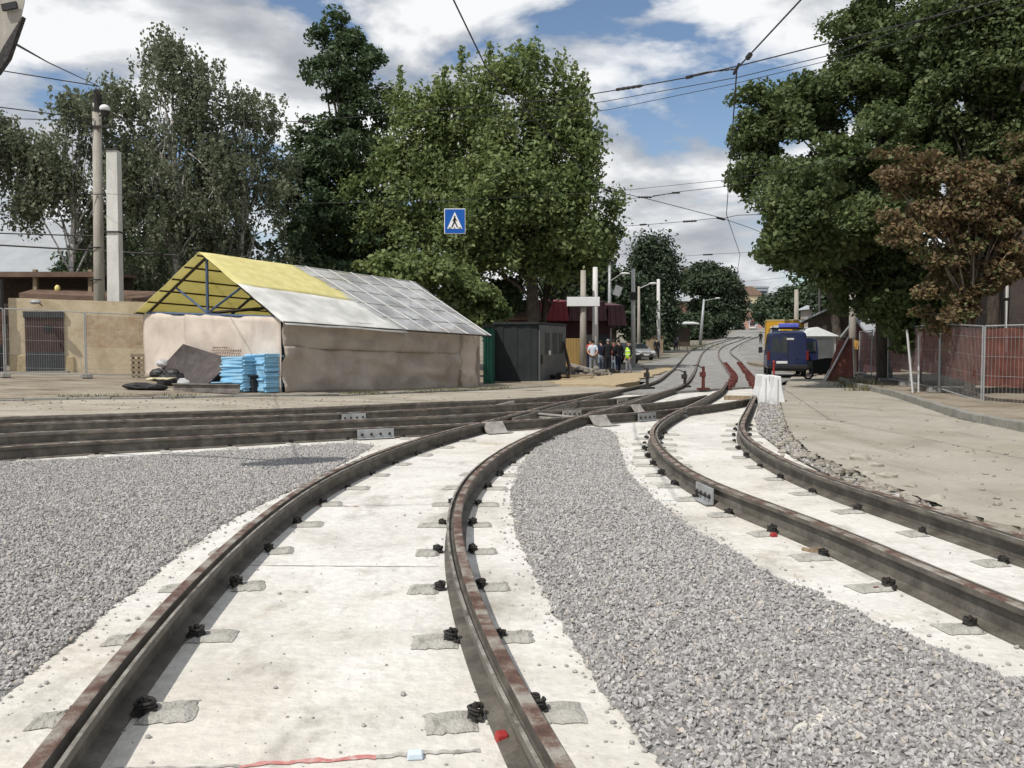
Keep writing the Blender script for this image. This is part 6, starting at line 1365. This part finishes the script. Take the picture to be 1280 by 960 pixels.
def tree(name, label, base, ells, Y, n, leaf, matname, trunk_r, bark='bark', group=None, style='round', clump=(.5, 1.1), trunk_top=None, per=110, depth=.85, forks=None, up=.6, fill=.25, gap=-.3, gs=.55, shoots=None):
    """ells: (px,py,rx_px,ry_px[,dY]) crown lobes measured at distance Y"""
    s = F_PX / Y; r = thing(name, label, 'tree', base, group)
    E = []
    for e in ells:
        dy = e[4] if len(e) > 4 else 0; c = at(e[0], e[1], Y + dy); E.append((np.array(c), np.array([e[2] / s, max(.5, e[2] / s * depth), e[3] / s])))
    vol = np.array([x[1].prod() ** .7 for x in E]); vol /= vol.sum()
    nc = max(6, n // per); idx_ = RNG.choice(len(E), nc, p=vol)
    C = []; CR = []; OUT = []
    for i in idx_:
        c, rad = E[i]; d = RNG.normal(size=3); d /= np.linalg.norm(d)
        rr = RNG.random() ** (1 / 3) if RNG.random() < fill else RNG.uniform(.72, 1.02)
        C.append(c + d * rad * rr); CR.append(RNG.uniform(*clump)); OUT.append(d)
    C = np.array(C); CR = np.array(CR); OUT = np.array(OUT)
    if gap is not None:
        keep = np.array([mnoise.noise(Vector(tuple(c * gs + 7.3))) > gap for c in C])
        if keep.sum() > 8: C = C[keep]; CR = CR[keep]; OUT = OUT[keep]; nc = len(C)
    w = CR ** 2; w /= w.sum(); k = RNG.choice(nc, n, p=w)
    if style == 'weep':
        S_ = 9; so = RNG.normal(size=(nc, S_, 2)) * .5; sl = RNG.uniform(.5, 2.1, (nc, S_)); ks_ = RNG.integers(0, S_, n)
        o_ = RNG.normal(size=(n, 3)) * .075; o_[:, :2] += so[k, ks_] * CR[k][:, None]; o_[:, 2] += CR[k] * .35 - RNG.random(n) * sl[k, ks_] * CR[k]
        Nn = RNG.normal(size=(n, 3)); Nn[:, 2] *= .5
    elif style == 'spike':
        o_ = RNG.normal(size=(n, 3)) * CR[k][:, None] * np.array([.42, .42, .5]); o_ += OUT[k] * (RNG.random((n, 1)) * CR[k][:, None] * .6); o_[:, 2] += RNG.random(n) * CR[k] * .7
        Nn = RNG.normal(size=(n, 3)) * .75 + OUT[k] * .5 + np.array([0, 0, up])
    else:
        o_ = RNG.normal(size=(n, 3)); o_ /= np.linalg.norm(o_, axis=1, keepdims=True); o_ *= RNG.random((n, 1)) ** .45; o_ = o_ * CR[k][:, None] * np.array([.95, .95, .6])
        rad2 = (o_[:, 0] ** 2 + o_[:, 1] ** 2); o_[:, 2] -= .25 * rad2 / (CR[k] + .1)
        Nn = RNG.normal(size=(n, 3)) * .7 + OUT[k] * .4 + np.array([0, 0, up])
    P = C[k] + o_; P[:, 2] = np.maximum(P[:, 2], base[2] + .3)
    if shoots:
        PP = [P]; NN = [Nn]
        for (px, y0, y1) in shoots:
            a_, b_ = np.array(at(px, y0, Y)), np.array(at(px, y1, Y)); q = 170; u = RNG.random((q, 1)) ** .8; wd = .12 + .38 * u
            PP.append(a_ * (1 - u) + b_ * u + RNG.normal(size=(q, 3)) * np.array([.6, .6, .4]) * wd); NN.append(RNG.normal(size=(q, 3)) + np.array([0, 0, .4]))
        P = np.concatenate(PP); Nn = np.concatenate(NN); n = len(P)
    leaf_object('crown', P, Nn, leaf * RNG.uniform(.5, 1.45, n), .62, matname, r)
    top = Vector(trunk_top) if trunk_top is not None else Vector(E[0][0])
    b = Vector(base); m = MB(); mid = b.lerp(top, .45) + Vector((random.uniform(-.2, .2), 0, 0)); pts = [b - Vector((0, 0, .2)), b + Vector((0, 0, .3)), b.lerp(mid, .5), mid, mid.lerp(top, .6), top]
    m.tube(pts, [trunk_r * 1.35, trunk_r * 1.05, trunk_r * .92, trunk_r * .75, trunk_r * .45, trunk_r * .15], 10)
    nl = forks or 16
    for j in RNG.choice(nc, min(nc, nl), replace=False):
        tgt = Vector(C[j]); t0 = random.uniform(.3, .9); st = b.lerp(top, t0)
        if tgt.z < st.z + .3 and style != 'weep': st = b.lerp(top, max(.2, min(t0, (tgt.z - b.z) / max(.1, top.z - b.z) - .12)))
        md = st.lerp(tgt, .55) + Vector((0, 0, .25 * (tgt - st).length * .4)); rr = trunk_r * .42 * (1 - t0 * .55)
        m.tube([st, st.lerp(md, .5) + Vector((0, 0, .1)), md, tgt], [rr, rr * .75, rr * .5, rr * .15], 6)
    m.build('trunk', M[bark], r, smooth=True); return r
def base(px, Y, dz=0): p = gp(px, Y, dz); return (p.x, p.y, p.z)
# left birches behind the wall
GB = 'weeping birches behind the ochre wall'
tree('birch_tree', 'tallest weeping birch with a bare pointed top behind the ochre wall', base(222, 43), [(212, 120, 42, 70), (250, 110, 26, 45), (170, 165, 45, 60), (225, 215, 75, 75), (205, 60, 10, 28), (190, 290, 70, 60), (140, 130, 25, 38)], 43, 42000, .09, 'leaf_birch', .26, 'birchbark', GB, 'weep', (.5, 1.05), at(215, 95, 43), per=75, forks=44, fill=.3, gap=-.1, gs=.5)
tree('birch_tree', 'birch standing right of the tallest one, over the tent gable', base(298, 45), [(315, 150, 38, 38), (300, 215, 60, 50), (270, 260, 60, 70), (345, 235, 30, 60), (300, 320, 65, 45)], 45, 30000, .09, 'leaf_birch', .2, 'birchbark', GB, 'weep', (.45, 1.0), at(308, 175, 45), per=75, forks=36, fill=.3, gap=-.1, gs=.5)
tree('birch_tree', 'drooping birch left of the lamp pole', base(88, 41), [(80, 195, 42, 34), (55, 225, 38, 30), (108, 135, 30, 22), (130, 240, 40, 55), (30, 245, 20, 30)], 41, 19000, .09, 'leaf_birch', .18, 'birchbark', GB, 'weep', (.5, 1.0), at(100, 150, 41), per=75, forks=28, fill=.3, gap=-.12, gs=.5)
tree('birch_tree', 'birch branches hanging in at the left picture edge', base(-30, 40), [(8, 185, 26, 28), (-40, 170, 55, 45)], 40, 12000, .09, 'leaf_birch', .2, 'birchbark', GB, 'weep', (.45, .95), at(-30, 140, 40), per=85, forks=16, fill=.3)
tree('thicket_tree', 'dark thicket filling the gap under the birches above the wall', base(235, 50), [(200, 340, 110, 50), (330, 335, 80, 45), (160, 345, 30, 25), (420, 300, 60, 60)], 50, 20000, .15, 'leaf_dark', .2, 'bark', None, 'round', (.6, 1.2), at(240, 330, 50))
# tall dark tree and the maples
tree('tall_tree', 'tall dark green tree rising left of the maples', base(430, 52), [(430, 90, 46, 48), (425, 50, 28, 30), (455, 130, 36, 40), (425, 190, 62, 55), (420, 260, 80, 65), (385, 235, 40, 55), (440, 330, 70, 50)], 52, 52000, .13, 'leaf_dark', .4, 'bark', None, 'round', (.5, 1.1), at(430, 45, 52), fill=.35, gap=-.17, gs=.75, forks=40)
GM = 'light green maples behind the tent'
tree('maple_tree', 'broad light green maple with spiky top shoots right of centre', base(668, 48), [(648, 155, 50, 62), (703, 170, 42, 68), (640, 260, 88, 70), (700, 285, 66, 55), (742, 270, 26, 50), (625, 325, 52, 26), (690, 112, 16, 36), (733, 165, 14, 44), (652, 105, 32, 30), (598, 140, 20, 48), (610, 305, 60, 52), (762, 268, 10, 12)], 48, 66000, .13, 'leaf_maple', .38, 'bark', GM, 'spike', (.5, 1.05), at(668, 95, 48), gap=-.14, gs=.6, forks=36, fill=.35, shoots=[(577, 58, 100), (612, 52, 100), (628, 75, 110), (668, 54, 110), (683, 68, 110), (698, 66, 110), (718, 76, 120), (730, 88, 130), (556, 82, 125)])
tree('maple_tree', 'lower light green maple between the dark tree and the broad maple', base(535, 50), [(505, 155, 16, 50), (525, 195, 40, 52), (520, 255, 62, 52), (570, 185, 40, 70), (470, 260, 28, 52), (545, 315, 70, 42)], 50, 38000, .13, 'leaf_maple', .3, 'bark', GM, 'spike', (.5, 1.05), at(535, 120, 50), gap=-.14, gs=.6, forks=30, fill=.35, shoots=[(501, 82, 140), (524, 108, 150), (546, 95, 140)])
tree('bush', 'light green bush leaning over the tent roof', base(520, 39.5), [(498, 345, 45, 26), (550, 350, 45, 28), (470, 335, 24, 16), (585, 375, 32, 34), (610, 395, 22, 28)], 39.5, 14000, .13, 'leaf_maple', .12, 'bark', None, 'round', (.4, .8), at(530, 355, 39.5))
tree('shade_tree', 'dark leafy tree overhanging the black container', base(676, 51.5), [(628, 372, 34, 26), (690, 322, 50, 20), (735, 312, 35, 18), (765, 305, 22, 20)], 51, 15000, .14, 'leaf_dark', .25, 'bark', None, 'round', (.5, 1.0), at(684, 330, 51))
tree('street_tree', 'dark leafy tree behind the kiosk and lamp pole', base(765, 74), [(770, 370, 24, 46), (745, 355, 26, 40), (790, 385, 18, 36), (715, 352, 34, 26)], 74, 20000, .18, 'leaf_far', .3, 'bark', None, 'round', (.8, 1.6), at(768, 345, 74))
tree('poplar_tree', 'dark upright poplar left of the street bend', base(815, 92), [(817, 335, 19, 30), (808, 358, 17, 42), (825, 370, 17, 48), (815, 402, 25, 34), (838, 350, 4, 12)], 92, 30000, .18, 'leaf_far', .4, 'bark', None, 'spike', (.8, 1.5), at(817, 300, 92), fill=.4)
tree('round_tree', 'dark rounded tree up the street beyond the poplar', base(893, 158), [(888, 350, 28, 22), (905, 360, 20, 26), (872, 350, 18, 16), (895, 390, 32, 28), (921, 375, 9, 22), (870, 345, 14, 14)], 158, 30000, .28, 'leaf_far', .6, 'bark', None, 'round', (1.3, 2.4), at(890, 335, 158), fill=.4)
for i, (px, Y, el, lab) in enumerate([(862, 150, [(862, 408, 22, 16), (845, 412, 14, 12)], 'scrubby bushes under the distant brick house'), (968, 230, [(968, 388, 24, 18), (985, 380, 14, 20)], 'far trees right of the far cream house'), (1000, 120, [(1000, 385, 22, 24), (985, 398, 14, 14), (1020, 375, 24, 26)], 'mid distance dark trees behind the yellow truck'), (1050, 78, [(1050, 372, 34, 34), (1085, 360, 36, 40)], 'dark trees behind the timber shed'), (905, 300, [(912, 402, 10, 9)], 'tiny dark bush at the far end of the street'), (1125, 62, [(1120, 380, 40, 45), (1165, 360, 50, 60)], 'dark trees filling the gap under the right canopy')]):
    tree('distant_tree', lab, base(px, Y), el, Y, 13000 if i != 4 else 2500, .0019 * Y + .04, 'leaf_far', .25, 'bark', 'distant trees along the street', 'round', (.008 * Y + .2, .016 * Y + .3), fill=.5)
# right side trees
GR = 'big green trees on the right pavement'
tree('linden_tree', 'big dark green street tree with the thick trunk behind the right fence', base(1106, 30.5, .15), [(1100, 60, 75, 70), (1150, 30, 90, 70), (1010, 160, 70, 60), (960, 200, 45, 60), (1080, 160, 100, 75), (1040, 250, 90, 60, -2.5), (975, 275, 40, 35, -3.5), (1085, 215, 70, 60, -4.5), (1150, 130, 80, 80), (1110, 300, 80, 55), (1010, 300, 45, 25, -3.5), (1075, 0, 40, 60), (940, 145, 25, 40), (1140, 350, 55, 45), (1050, 325, 45, 30), (1085, 345, 45, 40)], 30, 170000, .084, 'leaf_linden', .27, 'bark', GR, 'round', (.35, .85), at(1100, 20, 30.5), per=130, forks=60, fill=.35, gap=-.1, gs=.6)
tree('linden_tree', 'second big tree whose crown fills the top right corner', base(1240, 27, .15), [(1230, 60, 80, 80), (1290, 40, 80, 90), (1200, 20, 60, 60), (1260, 140, 60, 55), (1190, 120, 45, 45), (1240, 175, 40, 30)], 27, 76000, .08, 'leaf_linden', .22, 'bark', GR, 'round', (.35, .85), at(1235, 20, 27), forks=30, fill=.4, gap=-.2, gs=.55)
tree('linden_tree', 'leaning dark trunked tree between the garage tent and concrete pole', base(1052, 50, .05), [(1035, 290, 65, 45), (985, 310, 30, 24), (1070, 325, 50, 36), (1040, 235, 60, 40)], 50, 20000, .16, 'leaf_linden', .3, 'bark', GR, 'round', (.6, 1.1), at(1030, 260, 50), forks=18)
tree('chestnut_tree', 'browning chestnut tree with a bare pale trunk behind the right fence', base(1213, 21.8, .12), [(1190, 260, 65, 42), (1165, 235, 55, 32), (1245, 225, 50, 45), (1205, 320, 55, 48), (1278, 195, 18, 35), (1180, 360, 32, 25), (1275, 270, 24, 30), (1128, 205, 40, 22), (1140, 285, 40, 34), (1235, 290, 40, 40), (1180, 395, 36, 20), (1262, 330, 22, 22)], 22, 36000, .062, 'leaf_brown', .13, 'palebark', None, 'round', (.22, .46), at(1222, 255, 22), per=60, forks=80, fill=.4, gap=-.04, gs=1.35)
tree('young_tree', 'low dark green leafy young tree by the pale stakes', base(1150, 27.2, .15), [(1145, 400, 42, 32), (1170, 375, 38, 36), (1120, 385, 28, 30), (1155, 425, 32, 16)], 27, 12000, .11, 'leaf_linden', .06, 'bark', None, 'round', (.35, .7), at(1150, 370, 27))
# low weeds by the right kerb
tufts('weeds', [gnd(a, b, .2) for a, b in [(1062, 474), (1068, 478), (1075, 480), (1085, 484), (1056, 470)]], 900, .35, .4)
tufts('verge_grass', [gp(870, 100), gp(880, 105), gp(885, 115), gp(865, 95)], 600, 1.6, .9)
# ================================================================== LIGHT AND SKY
EL, AZv = R(54), Vector((-.66, -.751))
sd = Vector((AZv.x * math.cos(EL), AZv.y * math.cos(EL), math.sin(EL))).normalized()
sun = bpy.data.lights.new('sun', 'SUN'); sun.energy = 3.9; sun.angle = R(.53); sun.color = (1, .955, .89)
so = bpy.data.objects.new('sun', sun); COL.objects.link(so); so.rotation_euler = (-sd).to_track_quat('-Z', 'Y').to_euler(); so.location = (0, 0, 50)
w = bpy.data.worlds.new('World'); scene.world = w; w.use_nodes = True; nt = w.node_tree
bg = nt.nodes['Background']; bg.inputs['Strength'].default_value = .12
sky = nn(nt, 'ShaderNodeTexSky', sky_type='NISHITA'); sky.sun_disc = False; sky.sun_elevation = EL; sky.sun_rotation = math.atan2(sd.x, sd.y); sky.air_density = 1; sky.dust_density = .6; sky.ozone_density = 1.5
tc = nn(nt, 'ShaderNodeTexCoord')
SKYOFF = (5.5, .4, 3.3)
def cl(off, scale, detail, rough=.55):
    mp = nn(nt, 'ShaderNodeMapping'); mp.inputs['Location'].default_value = (SKYOFF[0] + off[0], SKYOFF[1] + off[1], SKYOFF[2] + off[2]); mp.inputs['Scale'].default_value = (1, 1, 2.1)
    nt.links.new(tc.outputs['Generated'], mp.inputs['Vector']); n = nn(nt, 'ShaderNodeTexNoise'); n.inputs['Scale'].default_value = scale; n.inputs['Detail'].default_value = detail; n.inputs['Roughness'].default_value = rough; n.inputs['Distortion'].default_value = .25
    nt.links.new(mp.outputs[0], n.inputs['Vector']); return n.outputs['Fac']
big = cl((0, 0, 0), 3.9, 11, .54); shifted = cl((.02, .015, -.075), 3.9, 6, .5)
mask = ramp(nt, [(.435, 0.0), (.475, .7), (.525, 1.0)]); nt.links.new(big, mask.inputs['Fac'])
df = nn(nt, 'ShaderNodeMath', operation='SUBTRACT'); nt.links.new(big, df.inputs[0]); nt.links.new(shifted, df.inputs[1])
sc_ = nn(nt, 'ShaderNodeMath', operation='MULTIPLY_ADD'); nt.links.new(df.outputs[0], sc_.inputs[0]); sc_.inputs[1].default_value = 3.6; sc_.inputs[2].default_value = .5
shade = ramp(nt, [(.10, (3.5, 3.7, 4.05)), (.42, (5.0, 5.2, 5.5)), (.72, (7.9, 8.0, 8.1))]); nt.links.new(sc_.outputs[0], shade.inputs['Fac'])
mx = nn(nt, 'ShaderNodeMix', data_type='RGBA'); nt.links.new(mask.outputs['Color'], mx.inputs['Factor']); nt.links.new(sky.outputs[0], mx.inputs['A']); nt.links.new(shade.outputs['Color'], mx.inputs['B'])
nt.links.new(mx.outputs['Result'], bg.inputs['Color'])
vs = scene.view_settings; vs.view_transform = 'Standard'; vs.look = 'None'; vs.gamma = 1; vs.exposure = 0.0; vs.use_curve_mapping = False
scene.cycles.max_bounces = 8; scene.cycles.transparent_max_bounces = 16; scene.cycles.use_denoising = True
